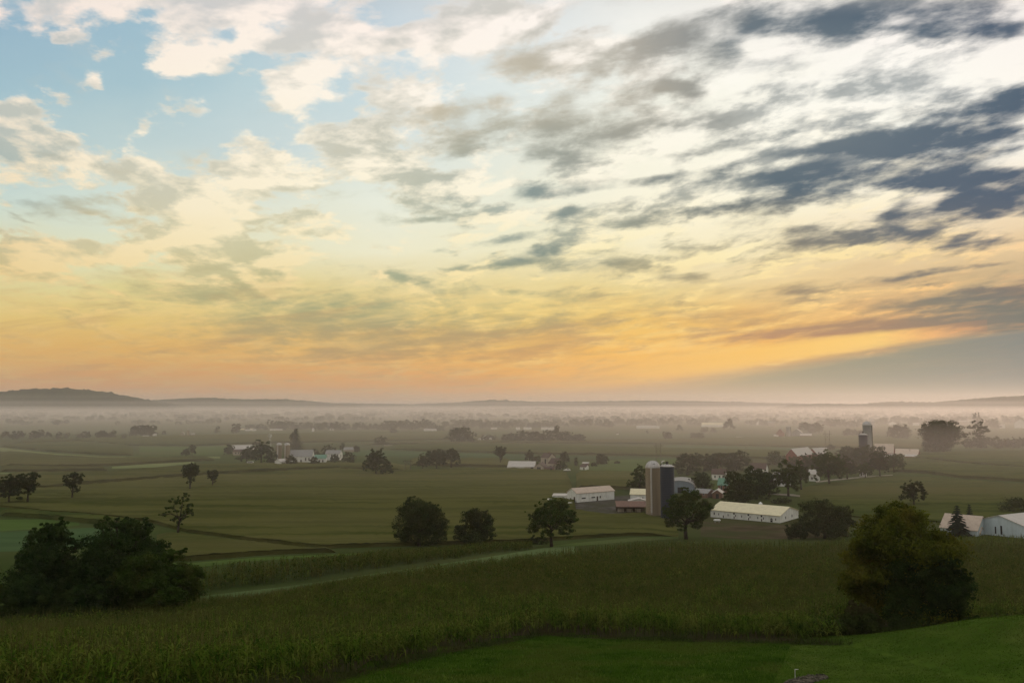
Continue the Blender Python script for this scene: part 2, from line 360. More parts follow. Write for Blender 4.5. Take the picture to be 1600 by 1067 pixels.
class MB:
    """collects polygons, then becomes one mesh object"""
    def __init__(s): s.v = []; s.f = []; s.mi = []; s.cur = 0
    def add(s, vs, fs):
        b = len(s.v); s.v += [tuple(p) for p in vs]; s.f += [tuple(b + i for i in f) for f in fs]; s.mi += [s.cur] * len(fs); return s
    def box(s, x0, x1, y0, y1, z0, z1):
        return s.add([(x0,y0,z0),(x1,y0,z0),(x1,y1,z0),(x0,y1,z0),(x0,y0,z1),(x1,y0,z1),(x1,y1,z1),(x0,y1,z1)],
                     [(0,3,2,1),(4,5,6,7),(0,1,5,4),(1,2,6,5),(2,3,7,6),(3,0,4,7)])
    def tube(s, p, q, r0, r1=None, n=8, cap=True):
        r1 = r0 if r1 is None else r1
        p = Vector(p); q = Vector(q); d = (q - p).normalized()
        u = d.orthogonal().normalized(); w = d.cross(u)
        vs = [p + (u * math.cos(2*math.pi*i/n) + w * math.sin(2*math.pi*i/n)) * r0 for i in range(n)] + \
             [q + (u * math.cos(2*math.pi*i/n) + w * math.sin(2*math.pi*i/n)) * r1 for i in range(n)]
        fs = [(i, (i+1) % n, n + (i+1) % n, n + i) for i in range(n)]
        if cap: fs += [tuple(range(n-1, -1, -1)), tuple(range(n, 2*n))]
        return s.add(vs, fs)
    def lathe(s, prof, n=24, c=(0, 0, 0)):
        vs = []
        for r, z in prof: vs += [(c[0] + r*math.cos(2*math.pi*i/n), c[1] + r*math.sin(2*math.pi*i/n), c[2] + z) for i in range(n)]
        fs = [(k*n+i, k*n+(i+1) % n, (k+1)*n+(i+1) % n, (k+1)*n+i) for k in range(len(prof)-1) for i in range(n)]
        return s.add(vs, fs)
    def prism(s, prof, a0, a1, axis='y'):
        """extrude a profile [(h, z)...] from a0 to a1"""
        n = len(prof)
        P = (lambda h, z, a: (h, a, z)) if axis == 'y' else (lambda h, z, a: (a, h, z))
        vs = [P(h, z, a0) for h, z in prof] + [P(h, z, a1) for h, z in prof]
        fs = [(i, (i+1) % n, n + (i+1) % n, n + i) for i in range(n)] + [tuple(range(n-1, -1, -1)), tuple(range(n, 2*n))]
        return s.add(vs, fs)
    def build(s, name, mats, parent=None, loc=(0,0,0), rz=0.0, smooth=False):
        if not isinstance(mats, (list, tuple)): mats = [mats]
        me = bpy.data.meshes.new(name); me.from_pydata(s.v, [], s.f)
        for m in mats: me.materials.append(m)
        me.polygons.foreach_set('material_index', s.mi)
        bm = bmesh.new(); bm.from_mesh(me); bmesh.ops.recalc_face_normals(bm, faces=bm.faces); bm.to_mesh(me); bm.free()
        if smooth: me.polygons.foreach_set('use_smooth', [True] * len(me.polygons))
        return link(name, me, parent, loc, rz)

# ------------------------------------------------------------------ materials
def material(name, rough=0.9, spec=0.2):
    m = bpy.data.materials.new(name); m.use_nodes = True
    nt = m.node_tree; b = nt.nodes['Principled BSDF']
    b.inputs['Roughness'].default_value = rough; b.inputs['Specular IOR Level'].default_value = spec
    return m, NB(nt), b
def position(n):
    return n.t.nodes.new('ShaderNodeNewGeometry').outputs['Position']
def mottled(name, c1, c2, scale=0.5, rough=0.9, spec=0.0, c3=None, s3=0.05, bump=0.0, stretch=(1, 1, 1), detail=5, contrast=(0.35, 0.65), obj=False, metal=0.0):
    m, n, b = material(name, rough, spec)
    pos = n.t.nodes.new('ShaderNodeTexCoord').outputs['Object'] if obj else position(n)
    p = n.vm('MULTIPLY', pos, stretch)
    f = n.mr(n.noise(p, scale, detail, 0.6), contrast[0], contrast[1])
    col = n.mix(f, c1, c2)
    if c3: col = n.mix(n.mr(n.noise(n.vm('ADD', p, (13, 5, 2)), s3, 4, 0.6), 0.42, 0.66), col, c3)
    n.put(b.inputs['Base Color'], col); b.inputs['Metallic'].default_value = metal
    if bump:
        bn = n.t.nodes.new('ShaderNodeBump'); bn.inputs['Strength'].default_value = 0.6; bn.inputs['Distance'].default_value = bump
        n.put(bn.inputs['Height'], n.noise(p, scale * 2.5, 4, 0.6)); n.t.links.new(bn.outputs[0], b.inputs['Normal'])
    return m
def leafmat(name, c1, c2, c3, scale, trans=0.25):
    """foliage: diffuse leaves with some light passing through, colour varying from spray to spray"""
    m = bpy.data.materials.new(name); m.use_nodes = True; nt = m.node_tree; nt.nodes.clear(); n = NB(nt)
    p = n.t.nodes.new('ShaderNodeTexCoord').outputs['Object']
    f = n.mr(n.noise(p, scale, 4, 0.65), 0.36, 0.64)
    col = n.mix(f, c1, c2)
    col = n.mix(n.mr(n.noise(n.vm('ADD', p, (7, 3, 11)), scale * 0.35, 3, 0.6), 0.45, 0.62), col, c3)
    d = nt.nodes.new('ShaderNodeBsdfDiffuse'); t = nt.nodes.new('ShaderNodeBsdfTranslucent'); mx = nt.nodes.new('ShaderNodeMixShader')
    n.put(d.inputs[0], col); n.put(t.inputs[0], col); mx.inputs[0].default_value = trans
    o = nt.nodes.new('ShaderNodeOutputMaterial')
    nt.links.new(d.outputs[0], mx.inputs[1]); nt.links.new(t.outputs[0], mx.inputs[2]); nt.links.new(mx.outputs[0], o.inputs[0])
    return m
M = {}
M['land']   = mottled('land', (.034,.056,.013), (.056,.076,.022), .012, c3=(.058,.060,.026), s3=.004, stretch=(.35,1,1), bump=.4)
M['corn']   = mottled('corn_field', (.034,.050,.011), (.066,.078,.020), .10, c3=(.080,.076,.026), s3=.006, stretch=(.18,1,1), bump=1.2, contrast=(.40,.60))
M['corn2']  = mottled('corn_field_brown', (.044,.052,.012), (.080,.082,.024), .08, c3=(.096,.090,.032), s3=.007, stretch=(.15,1,1), bump=1.2, contrast=(.40,.60))
M['hay']    = mottled('hay_field', (.052,.088,.020), (.072,.115,.028), .03, c3=(.075,.090,.035), s3=.01, stretch=(.4,1,1), bump=.2)
M['hay_pale'] = mottled('cut_hay_field', (.13,.155,.060), (.17,.19,.078), .03, c3=(.14,.18,.065), s3=.012, stretch=(.3,1,1))
M['teal']   = mottled('alfalfa_field', (.044,.080,.030), (.060,.10,.040), .04, c3=(.045,.07,.03), s3=.01, stretch=(.3,1,1))
M['verge']  = mottled('verge', (.070,.105,.038), (.092,.125,.050), .05, stretch=(.3,1,1))
M['dirt']   = mottled('bare_ground', (.050,.040,.024), (.085,.068,.042), .08, c3=(.045,.055,.02), s3=.03)
M['gravel'] = mottled('yard_gravel', (.060,.054,.046), (.10,.092,.08), .25, c3=(.06,.06,.04), s3=.05)
M['lane']   = mottled('lane', (.20,.18,.15), (.28,.25,.21), .3)
M['lawn']   = mottled('lawn', (.030,.066,.006), (.050,.094,.010), .8, c3=(.064,.094,.014), s3=.12, bump=.10, detail=8)
M['mown']   = mottled('mown_lawn', (.038,.074,.008), (.058,.096,.013), .5, c3=(.074,.098,.020), s3=.10, bump=.04, detail=8, stretch=(1,.5,1))
M['mownblade'] = leafmat('mown_grass_blade', (.044,.082,.009), (.066,.108,.015), (.082,.104,.022), .25, .3)
M['cornleaf'] = leafmat('corn_leaf', (.022,.044,.006), (.070,.084,.013), (.080,.076,.018), 1.3, .3)
M['greencorn'] = leafmat('green_corn_leaf', (.022,.056,.005), (.090,.135,.016), (.12,.14,.026), 1.3, .3)
M['tassel'] = leafmat('corn_tassel', (.070,.076,.021), (.105,.102,.032), (.06,.07,.018), .5, .2)
M['grassblade'] = leafmat('grass_blade', (.032,.074,.006), (.058,.112,.012), (.070,.098,.016), .35, .3)
M['weed']   = leafmat('weed_leaf', (.030,.044,.012), (.050,.064,.018), (.055,.05,.02), .8, .3)
M['oak']    = leafmat('oak_leaf', (.012,.022,.005), (.030,.046,.010), (.040,.045,.010), .55)
M['oliveleaf'] = leafmat('olive_leaf', (.030,.044,.005), (.090,.100,.011), (.11,.10,.014), .55, .3)
M['darkleaf'] = leafmat('dark_leaf', (.011,.026,.007), (.028,.052,.012), (.036,.056,.014), .6)
M['greenleaf'] = leafmat('green_leaf', (.020,.042,.006), (.042,.072,.012), (.048,.060,.012), .6, .3)
M['midleaf'] = leafmat('field_tree_leaf', (.020,.032,.011), (.042,.058,.018), (.044,.048,.016), .35)
M['farleaf'] = leafmat('distant_leaf', (.022,.034,.014), (.038,.050,.022), (.036,.044,.02), .12)
M['needle'] = leafmat('spruce_needle', (.008,.020,.014), (.018,.038,.024), (.014,.028,.020), .8, .1)
M['bark']   = mottled('bark', (.020,.016,.012), (.05,.042,.032), 3, stretch=(1,1,.2), obj=True)
def clad(name, c, dirt, scale=(0.6, 0.6, 0.25), rough=0.75, ribs=0.6, metal=0.0, spec=0.25):
    """painted siding or sheet roofing: weathered colour, fine ribs"""
    m, n, b = material(name, rough, spec)
    p = n.t.nodes.new('ShaderNodeTexCoord').outputs['Object']
    f = n.mr(n.noise(n.vm('MULTIPLY', p, scale), 1.0, 6, 0.65), 0.40, 0.72)
    col = n.mix(n.m('MULTIPLY', f, 0.7), c, dirt)
    w = n.t.nodes.new('ShaderNodeTexWave'); w.inputs['Scale'].default_value = ribs; n.put(w.inputs['Vector'], p)
    w.bands_direction = 'X'
    col = n.mix(n.m('MULTIPLY', w.outputs['Fac'], 0.30), col, dirt)
    n.put(b.inputs['Base Color'], col); b.inputs['Metallic'].default_value = metal
    return m
M['white']  = clad('white_siding', (.62,.63,.60), (.42,.42,.38))
M['whiteblue'] = clad('pale_steel_siding', (.44,.52,.55), (.32,.38,.40))
M['cream_roof'] = clad('cream_roof', (.66,.60,.40), (.50,.45,.30))
M['pink_roof'] = clad('pinkish_tin_roof', (.48,.39,.31), (.36,.29,.23))
M['pale_roof'] = clad('pale_tin_roof', (.48,.45,.41), (.35,.33,.30), metal=.1)
M['grey_roof'] = clad('grey_roof', (.24,.24,.23), (.16,.155,.15))
M['dark_roof'] = clad('dark_red_roof', (.075,.045,.036), (.05,.035,.03))
M['green_roof'] = clad('green_tin_roof', (.11,.24,.17), (.08,.17,.12))
M['rust_roof'] = clad('rusty_tin_roof', (.19,.105,.075), (.10,.07,.055), scale=(.9,.4,.4))
M['red']    = clad('red_barn_siding', (.20,.060,.042), (.13,.05,.04))
M['brick']  = clad('brick', (.15,.080,.056), (.11,.065,.048))
M['greywall'] = clad('grey_block_wall', (.25,.25,.24), (.17,.17,.16))
M['bluegrey'] = clad('blue_grey_sheet', (.16,.20,.24), (.12,.15,.18))
M['tanwall'] = clad('tan_wall', (.33,.29,.23), (.24,.21,.17))
M['concrete'] = clad('silo_concrete', (.24,.195,.135), (.185,.15,.105), scale=(.9,.9,.08), ribs=.01)
M['enamel'] = clad('dark_blue_enamel', (.020,.028,.046), (.030,.036,.05), rough=.45, ribs=.01)
M['dome']   = clad('aluminium_dome', (.50,.48,.46), (.34,.32,.31), rough=.5, metal=.3)
M['pvc']    = mottled('white_pipe', (.62,.62,.55), (.5,.5,.45), 2, obj=True)
M['glass']  = mottled('dark_glass_and_doorway', (.012,.014,.018), (.02,.022,.026), 1, rough=.2, spec=.5, obj=True)
M['door']   = mottled('door_paint', (.06,.045,.035), (.09,.07,.05), 1, obj=True)
M['trim']   = mottled('trim_paint', (.6,.6,.57), (.5,.5,.47), 1, obj=True)
M['pole']   = mottled('pole_wood', (.07,.058,.045), (.10,.085,.066), 2, obj=True)
M['stone']  = mottled('stone', (.024,.022,.017), (.13,.118,.09), 3, obj=False)
M['tyre']   = mottled('tyre_rubber', (.015,.015,.015), (.025,.025,.025), 3, obj=True)
M['vwhite'] = mottled('white_car_paint', (.70,.70,.68), (.62,.62,.6), .4, rough=.35, spec=.5, obj=True)
M['hill']   = mottled('hill_woods', (.016,.026,.016), (.034,.046,.026), .010, c3=(.045,.055,.03), s3=.002)
M['dark_metal'] = mottled('dark_metal', (.03,.03,.032), (.06,.058,.055), 2, obj=True)

# ------------------------------------------------------------------ ground
rowsY = np.concatenate([np.linspace(-80, 20, 14), np.linspace(22, 420, 300), np.geomspace(428, 14000, 150)])
T = np.sort(np.concatenate([np.linspace(-1.25, 1.25, 300), [-3, -2, -1.5, 1.5, 2, 3]]))
Yg, Tg = np.meshgrid(rowsY, T, indexing='ij'); Xg = Tg * (np.abs(Yg) + 25)
Zg = terrain(Xg, Yg)
nr, nc = Yg.shape
idx = np.arange(nr * nc).reshape(nr, nc)
q = np.stack([idx[:-1, :-1], idx[:-1, 1:], idx[1:, 1:], idx[1:, :-1]], -1).reshape(-1, 4)
me = mesh_np('ground', np.stack([Xg, Yg, Zg], -1).reshape(-1, 3), q.ravel(), np.full(len(q), 4), [M['land'], M['lawn'], M['mown']],
             mat_idx=((Yg < 105) & (Xg > -35)).astype(int)[:-1, :-1].ravel() + ((Yg < 84) & (Xg > 14 + (Yg - 44) * .40)).astype(int)[:-1, :-1].ravel(), smooth=True)
tag(link('ground', me), kind='structure')

def yat(poly, x):
    return np.interp(x, [p[0] for p in poly], [p[1] for p in poly])
def band(name, top, bot, mat, h=0.02, step=8, recess=0.6, nrow=None):
    """a strip of field between two photo polylines, laid on the terrain; crops (h > 0.3) get height and shaded stalk walls"""
    x0 = max(top[0][0], bot[0][0]); x1 = min(top[-1][0], bot[-1][0])
    xs = np.arange(x0, x1 + .1, step)
    B = np.array([ground_at(x, yat(bot, x)) for x in xs]); Tt = np.array([ground_at(x, yat(top, x)) for x in xs])
    L = np.median(np.hypot(*(Tt - B)[:, :2].T)); n = nrow or int(max(3, min(70, L / (2.5 if L < 200 else 8))))
    f = np.linspace(0, 1, n)[:, None, None]
    P = B[None] * (1 - f) + Tt[None] * f
    rg = np.random.default_rng(len(xs) * 7 + n)
    u = np.arange(len(xs)) / (len(xs) - 1)
    hx = .12 + (h - .12) * sstep(0, .05, u) * sstep(1, .95, u) if h > .3 else np.full(len(xs), h)
    P[..., 2] = terrain(P[..., 0], P[..., 1]) + hx
    if h > .3:
        P[..., 2] += rg.normal(0, .10, P.shape[:2]) * (hx / h) * np.clip(P[..., 1] / 250, .6, 2)
    m, k = P.shape[:2]; V = P.reshape(-1, 3)
    ix = np.arange(m * k).reshape(m, k)
    F = [np.stack([ix[:-1, :-1], ix[:-1, 1:], ix[1:, 1:], ix[1:, :-1]], -1).reshape(-1, 4)]
    if h > .3:
        lp = np.concatenate([ix[0, :], ix[1:, -1], ix[-1, -2::-1], ix[-2:0:-1, 0]])
        cen = V.mean(0)
        sk = V[lp].copy()
        # the stalk wall stands a little inside the canopy edge
        inw = np.zeros_like(sk); kk = k
        dirY = (Tt - B); dirY /= np.maximum(np.linalg.norm(dirY[:, :2], axis=1, keepdims=True), 1e-6)
        inw[:k, :2] = dirY[:, :2] * recess
        sk += inw
        top2 = sk.copy(); top2[:, 2] = terrain(sk[:, 0], sk[:, 1]) + hx[lp % k] - .10
        bot2 = sk.copy(); bot2[:, 2] = terrain(sk[:, 0], sk[:, 1]) - .2
        b0 = len(V); V = np.concatenate([V, top2, bot2]); nl = len(lp)
        a = np.arange(nl); b = (a + 1) % nl
        F.append(np.stack([b0 + a, b0 + b, b0 + nl + b, b0 + nl + a], -1))
    F = np.concatenate(F)
    me = mesh_np(name, V, F.ravel(), np.full(len(F), 4), [M[mat]], smooth=(h <= .3))
    return tag(link(name, me), kind='structure')

HC = 2.1
# far left
band('field', [(0,693),(120,687),(200,684),(300,682),(400,680),(560,676),(760,674)], [(0,694),(120,689),(200,696),(300,697),(400,693),(560,690),(760,686)], 'corn', HC)
band('field', [(0,697),(60,693),(120,691),(215,699)], [(0,698),(80,706),(160,711),(215,712)], 'corn', HC)
band('field', [(0,699),(80,708),(160,713),(250,713),(350,713)], [(0,705),(80,711),(150,716),(250,716),(350,716)], 'hay_pale', .03)
band('field', [(218,697),(300,698),(420,694)], [(218,711),(300,711),(420,709)], 'hay', .04)
band('field', [(0,706),(80,713),(150,718),(250,717),(340,716)], [(0,728),(80,730),(150,729),(190,727),(340,719)], 'corn2', HC)
band('field', [(175,729),(240,724),(310,719)], [(175,732),(240,730),(310,723)], 'hay_pale', .03)
band('field', [(0,730),(100,733),(172,733)], [(0,737),(100,737),(172,735)], 'corn', HC)
band('field', [(0,738),(80,739),(160,739)], [(0,740.5),(80,741),(160,741)], 'hay_pale', .03)
band('field', [(0,742),(170,740),(310,729),(400,727),(480,726),(640,727)], [(0,766),(70,764),(130,757),(280,745),(400,737),(500,733),(640,735)], 'corn2', HC)
# far centre and right
band('field', [(560,693),(700,692),(760,689),(900,689),(1060,687),(1250,683),(1440,683)], [(560,695),(700,694),(760,692),(900,693),(1060,694),(1250,699),(1440,702)], 'corn', HC)
band('field', [(600,697),(750,693),(850,696),(950,699),(1050,702),(1250,706)], [(600,702),(700,706),(850,710),(950,711),(1050,714),(1250,718)], 'corn', HC)
band('field', [(600,695.4),(700,694.5),(760,692.6)], [(600,696.4),(700,695.8),(760,693.4)], 'lane', .05)
band('field', [(1040,696),(1250,700),(1400,703)], [(1040,701),(1250,705),(1400,708)], 'teal', .05)
band('field', [(520,701),(600,703),(700,707),(850,711),(1000,714),(1060,716)], [(520,712),(600,713),(700,719),(850,718),(1000,717),(1060,718)], 'teal', .05)
band('field', [(640,719),(760,719),(800,720)], [(640,727),(760,730),(800,731)], 'corn2', HC)
band('field', [(905,722),(1000,716),(1060,717)], [(905,738),(1000,737),(1060,735)], 'hay', .04)
band('field', [(1400,705),(1440,710),(1500,708),(1600,706),(1680,706)], [(1400,713),(1440,717),(1500,724),(1600,732),(1680,735)], 'corn', HC)
band('field', [(1390,716),(1440,719),(1500,727),(1600,734),(1680,737)], [(1390,736),(1450,740),(1500,747),(1600,753),(1680,756)], 'corn', HC)
band('field', [(1250,762),(1380,744),(1450,746),(1500,750),(1600,757),(1700,760)], [(1250,800),(1380,812),(1450,815),(1500,818),(1600,822),(1700,825)], 'corn', .6)
# the wide middle field
band('field', [(-60,771),(0,769),(100,763),(250,749),(400,740),(520,733),(620,737),(700,734),(800,732),(880,738),(890,739),(897,799),(950,807),(1000,805),(1050,815),(1064,837)], [(-60,792),(0,792),(70,800),(150,806),(230,815),(290,831),(400,846),(500,857),(640,853),(830,847),(900,842),(980,837),(1040,838),(1064,839)], 'corn2', 1.25, recess=0.6)
band('field', [(900,740),(950,739),(1000,741),(1040,741)], [(900,764),(950,764),(1000,766),(1040,766)], 'corn2', HC, recess=0.6)
band('field', [(0,800),(60,804),(130,809),(230,820)], [(0,806),(60,810),(130,817),(230,826)], 'corn', HC, recess=0.6)
band('field', [(-60,812),(0,812),(60,811),(130,814)], [(-60,832),(0,830),(60,826),(130,820)], 'hay', .05)
band('field', [(-60,833),(0,831),(60,828),(150,824),(215,830)], [(-60,862),(0,862),(60,860),(150,850),(215,846)], 'teal', .05)
band('field', [(245,836),(290,838),(400,852),(480,862),(530,862)], [(245,872),(290,877),(400,868),(480,864),(530,863)], 'corn', 1.3, recess=0.5)
band('field', [(240,878),(290,880),(400,871),(520,866),(560,864)], [(240,888),(290,888),(400,876),(520,869),(560,866)], 'hay', .04)
band('field', [(860,853),(900,848),(1000,839),(1060,836)], [(860,857),(900,853),(1000,845),(1060,842)], 'hay', .05)
band('yard', [(1095,815),(1160,818),(1220,820),(1330,812)], [(1095,838),(1160,842),(1220,842),(1330,838)], 'dirt', .06)
band('yard', [(894,783),(950,776),(1000,772)], [(894,797),(950,803),(1000,800)], 'gravel', .06)
band('lane', [(1200,770),(1240,772),(1290,779)], [(1200,772),(1240,775),(1290,781)], 'lane', .06)
band('lane', [(340,726),(400,724),(470,722)], [(340,727.2),(400,725.2),(470,723.2)], 'lane', .06)
band('lane', [(1275,752),(1300,749),(1350,744),(1400,741)], [(1275,754),(1300,751),(1350,746),(1400,742)], 'lane', .06)
# grass verge between the two corn slopes
band('verge', [(290,934),(450,916),(600,894),(750,872),(850,856),(900,853)], [(290,955),(450,936),(600,913),(750,889),(850,873),(900,864)], 'verge', .06)

# ------------------------------------------------------------------ corn standing on the near slopes
def inside(poly, X, Y):
    r = np.zeros(X.shape, bool); n = len(poly)
    for i in range(n):
        x1, y1 = poly[i]; x2, y2 = poly[(i + 1) % n]
        c = ((y1 > Y) != (y2 > Y)) & (X < (x2 - x1) * (Y - y1) / (y2 - y1 + 1e-12) + x1)
        r ^= c
    return r
def strips(base, az, L, W0, rise, droop, seg, rg):
    """bent leaf blades: base (N,3), direction az, length, width"""
    N = len(base); d = np.stack([np.cos(az), np.sin(az), np.zeros(N)], 1); s = np.stack([-np.sin(az), np.cos(az), np.zeros(N)], 1)
    ts = np.linspace(0, 1, seg + 1)
    rows = []
    for t in ts:
        c = base + d * (L * t)[:, None] + np.array([0, 0, 1]) * ((rise * t - droop * t * t) * L)[:, None]
        w = W0 * (0.55 + 0.9 * t) * (1 - t) ** 0.5 * 1.1 + 0.004 if t < 1 else np.full(N, 0.004)
        rows += [c - s * w[:, None], c + s * w[:, None]]
    V = np.stack(rows, 1)                                            # N, 2(seg+1), 3
    k = 2 * (seg + 1); o = (np.arange(N) * k)[:, None, None]
    f = np.array([[2*i, 2*i+1, 2*i+3, 2*i+2] for i in range(seg)])[None]
    return V.reshape(-1, 3), (o + f).reshape(-1, 4)
def world_poly(pts):
    return [(p[1], p[2]) if p[0] == 'w' else ground_at(*p)[:2] for p in pts]
def corn(poly_px, name, ranges, seed, hmean=2.35):
    rg = np.random.default_rng(seed)
    poly = world_poly(poly_px)
    P = np.array(poly); V = []; F = []; MI = []; nb = 0
    for (y0, y1, dens, nblade, seg, wid, tass) in ranges:
        xa, xb = P[:, 0].min(), P[:, 0].max(); n = int((xb - xa) * (y1 - y0) * dens)
        X = rg.uniform(xa, xb, n); Y = rg.uniform(y0, y1, n)
        Y = np.round(Y / .9) * .9 + rg.normal(0, .1, n) + 1.5 * np.sin(X / 19)
        ok = inside(poly, X, Y) & (np.abs(X) < .78 * Y + 6); X = X[ok]; Y = Y[ok]; n = len(X)
        # uneven stand: thin and short patches
        g = np.sin(X / 7.3 + Y / 11) + np.sin(X / 3.1 - Y / 4.7 + 2) + rg.normal(0, .5, n)
        H = hmean * (1 + .06 * g) * rg.uniform(.88, 1.08, n)
        Z = terrain(X, Y)
        # fresher green at the front and on the far shoulder, riper and browner between
        pg = np.clip(.85 - (Y - 80) / 45 + .18 * g, .08, .9) + np.clip((Y - 225) / 30, 0, 1) * np.clip((X - 30) / 40, .1, .9)
        gm = np.where(rg.uniform(0, 1, n) < pg, 2, 0)
        for b in range(nblade):
            hb = H * (0.30 + 0.66 * (b + rg.uniform(-.3, .3, n)) / nblade)
            base = np.stack([X + rg.normal(0, .05, n), Y + rg.normal(0, .05, n), Z + hb], 1)
            az = rg.uniform(0, 2 * np.pi, n); L = rg.uniform(.38, .72, n) * (1 if nblade > 6 else 1.5)
            v, f = strips(base, az, L, np.full(n, wid) * rg.uniform(.7, 1.3, n), rg.uniform(.5, 1.5, n), rg.uniform(.7, 1.9, n), seg, rg)
            V.append(v); F.append(f + nb); MI.append(np.repeat(gm, len(f) // n)); nb += len(v)
        # stalk and tassel
        for k in range(tass):
            az = rg.uniform(0, 2 * np.pi, n); base = np.stack([X, Y, Z + H * .96], 1)
            v, f = strips(base, az, rg.uniform(.10, .28, n), np.full(n, wid * .35), rg.uniform(1, 4, n), rg.uniform(0, .6, n), 1, rg)
            V.append(v); F.append(f + nb); MI.append(np.ones(len(f), int)); nb += len(v)
        az = rg.uniform(0, np.pi, n); s = np.stack([np.cos(az), np.sin(az), 0 * az], 1) * wid * .4
        b0 = np.stack([X, Y, Z - .1], 1); b1 = np.stack([X, Y, Z + H], 1)
        v = np.stack([b0 - s, b0 + s, b1 + s * .5, b1 - s * .5], 1).reshape(-1, 3); f = np.arange(n * 4).reshape(n, 4)
        V.append(v); F.append(f + nb); MI.append(np.zeros(n, int)); nb += len(v)
    V = np.concatenate(V); F = np.concatenate(F); MI = np.concatenate(MI)
    me = mesh_np(name, V, F.ravel(), np.full(len(F), 4), [M['cornleaf'], M['tassel'], M['greencorn']], mat_idx=MI)
    return tag(link(name, me), kind='stuff')
NEAR_CORN = [(-120,1130),(200,1120),(480,1076),(560,1050),(640,1032),(700,1018),(800,1000),(848,990),(900,994),(1000,998),(1200,1003),(1320,1005),('w',26,75),('w',30,82),('w',48,84),('w',90,76),(1800,838),(1600,842),(1520,846),(1330,848),(1250,856),(1150,856),(1100,852),(1000,856),(900,868),(850,875),(750,891),(600,914),(450,937),(300,957),
             (285,972),(150,984),(0,996),(-150,1004)]
corn(NEAR_CORN, 'corn', [(34, 120, 3.4, 9, 2, .050, 2), (120, 190, 1.4, 6, 2, .08, 1), (190, 330, .55, 5, 1, .16, 1)], 3)
corn([(286,931),(450,910),(600,888),(750,867),(832,858),(832,854),(700,863),(640,868),(550,876),(400,890),(286,903)], 'corn', [(120, 300, 1.0, 5, 2, .12, 1)], 5)
# floor of the stand: shaded crop litter under the corn
def drape(poly_px, name, mat, h, step, kind='structure'):
    poly = world_poly(poly_px); P = np.array(poly)
    xs = np.arange(P[:, 0].min(), P[:, 0].max(), step); ys = np.arange(P[:, 1].min(), P[:, 1].max(), step)
    X, Y = np.meshgrid(xs, ys); ok = inside(poly, X, Y); k = ok[:-1, :-1] & ok[1:, :-1] & ok[:-1, 1:] & ok[1:, 1:]
    ix = np.arange(X.size).reshape(X.shape); F = np.stack([ix[:-1, :-1], ix[:-1, 1:], ix[1:, 1:], ix[1:, :-1]], -1)[k]
    me = mesh_np(name, np.stack([X, Y, terrain(X, Y) + h], -1).reshape(-1, 3), F.ravel(), np.full(len(F), 4), [M[mat]], smooth=True)
    return tag(link(name, me), kind=kind)
drape(NEAR_CORN, 'field', 'dirt', .05, 2.0)

# ------------------------------------------------------------------ grass of the near lawn
def grass(name, poly_px, n, h, w, seed, mat='grassblade', reject=None, lean=.5):
    rg = np.random.default_rng(seed); poly = world_poly(poly_px) if not isinstance(poly_px, np.ndarray) else [tuple(p) for p in poly_px]
    P = np.array(poly)
    m = n * 3; Y = P[:, 1].min() + (P[:, 1].max() - P[:, 1].min()) * rg.uniform(0, 1, m) ** 1.3; X = rg.uniform(P[:, 0].min(), P[:, 0].max(), m)
    ok = inside(poly, X, Y) & (np.abs(X) < .70 * Y + 3); X = X[ok][:n]; Y = Y[ok][:n]; k = len(X)
    # clumps
    g = np.sin(X * 1.7 + np.sin(Y * 2.3) * 2) * np.sin(Y * 1.3 + np.sin(X * .9) * 2) * .5 + .5
    H = h * rg.uniform(.5, 1.3, k) * (.6 + .8 * g)
    base = np.stack([X, Y, terrain(X, Y)], 1); az = rg.uniform(0, 2 * np.pi, k); ta = rg.uniform(0, 2 * np.pi, k)
    s = np.stack([np.cos(az), np.sin(az), 0 * az], 1) * (w * rg.uniform(.6, 1.4, k))[:, None]
    tip = base + np.stack([np.cos(ta) * lean * H, np.sin(ta) * lean * H, H], 1)
    V = np.stack([base - s, base + s, tip + s * .35, tip - s * .35], 1).reshape(-1, 3); F = np.arange(k * 4)
    return tag(link(name, mesh_np(name, V, F, np.full(k, 4), [M[mat]])), kind='stuff')
grass('grass', [(440,1130),(480,1078),(560,1053),(700,1021),(800,1002),(848,993),(900,997),(1000,1001),(1200,1006),(1320,1007),('w',26,75),('w',14,44),('w',7,27)], 90000, .14, .022, 11)
mound = np.array([(7, 27), (14, 44), (26, 75), (30, 74), (40, 72), (62, 62), (60, 28)], float)
grass('grass', mound, 110000, .055, .018, 12, mat='mownblade', lean=1.2)
# rough weeds along the foot of the corn
def weeds(pts_px, n, h, w, spread, seed):
    rg = np.random.default_rng(seed); P = np.array(world_poly(pts_px))
    L = np.concatenate([[0], np.cumsum(np.hypot(*np.diff(P, axis=0).T))]); u = rg.uniform(0, L[-1], n)
    X = np.interp(u, L, P[:, 0]) + rg.normal(0, spread * .6, n); Y = np.interp(u, L, P[:, 1]) + np.abs(rg.normal(0, spread, n)) - .3
    c = np.sin(u * .9) * np.sin(u * .37 + 1) * .5 + .7; H = h * rg.uniform(.3, 1.2, n) * c
    base = np.stack([X, Y, terrain(X, Y) + H * rg.uniform(0, .9, n)], 1)
    v, f = strips(base, rg.uniform(0, 6.28, n), H * .5 + .1, np.full(n, w), rg.uniform(0, 2, n), rg.uniform(0, 1.5, n), 1, rg)
    return tag(link('weeds', mesh_np('weeds', v, f.ravel(), np.full(len(f), 4), [M['weed']])), kind='stuff')
weeds([(470,1080),(560,1052),(640,1034),(700,1020),(800,1002),(850,992),(900,996),(1000,1000),(1200,1005),(1330,1007)], 9000, .5, .04, .7, 21)
weeds([('w',24.5,76),('w',27,74),('w',32,73),('w',40,72),('w',56,68)], 12000, .9, .045, 1.2, 23)
weeds([(0,981),(150,972),(290,958)], 8000, 1.0, .06, 1.5, 22)

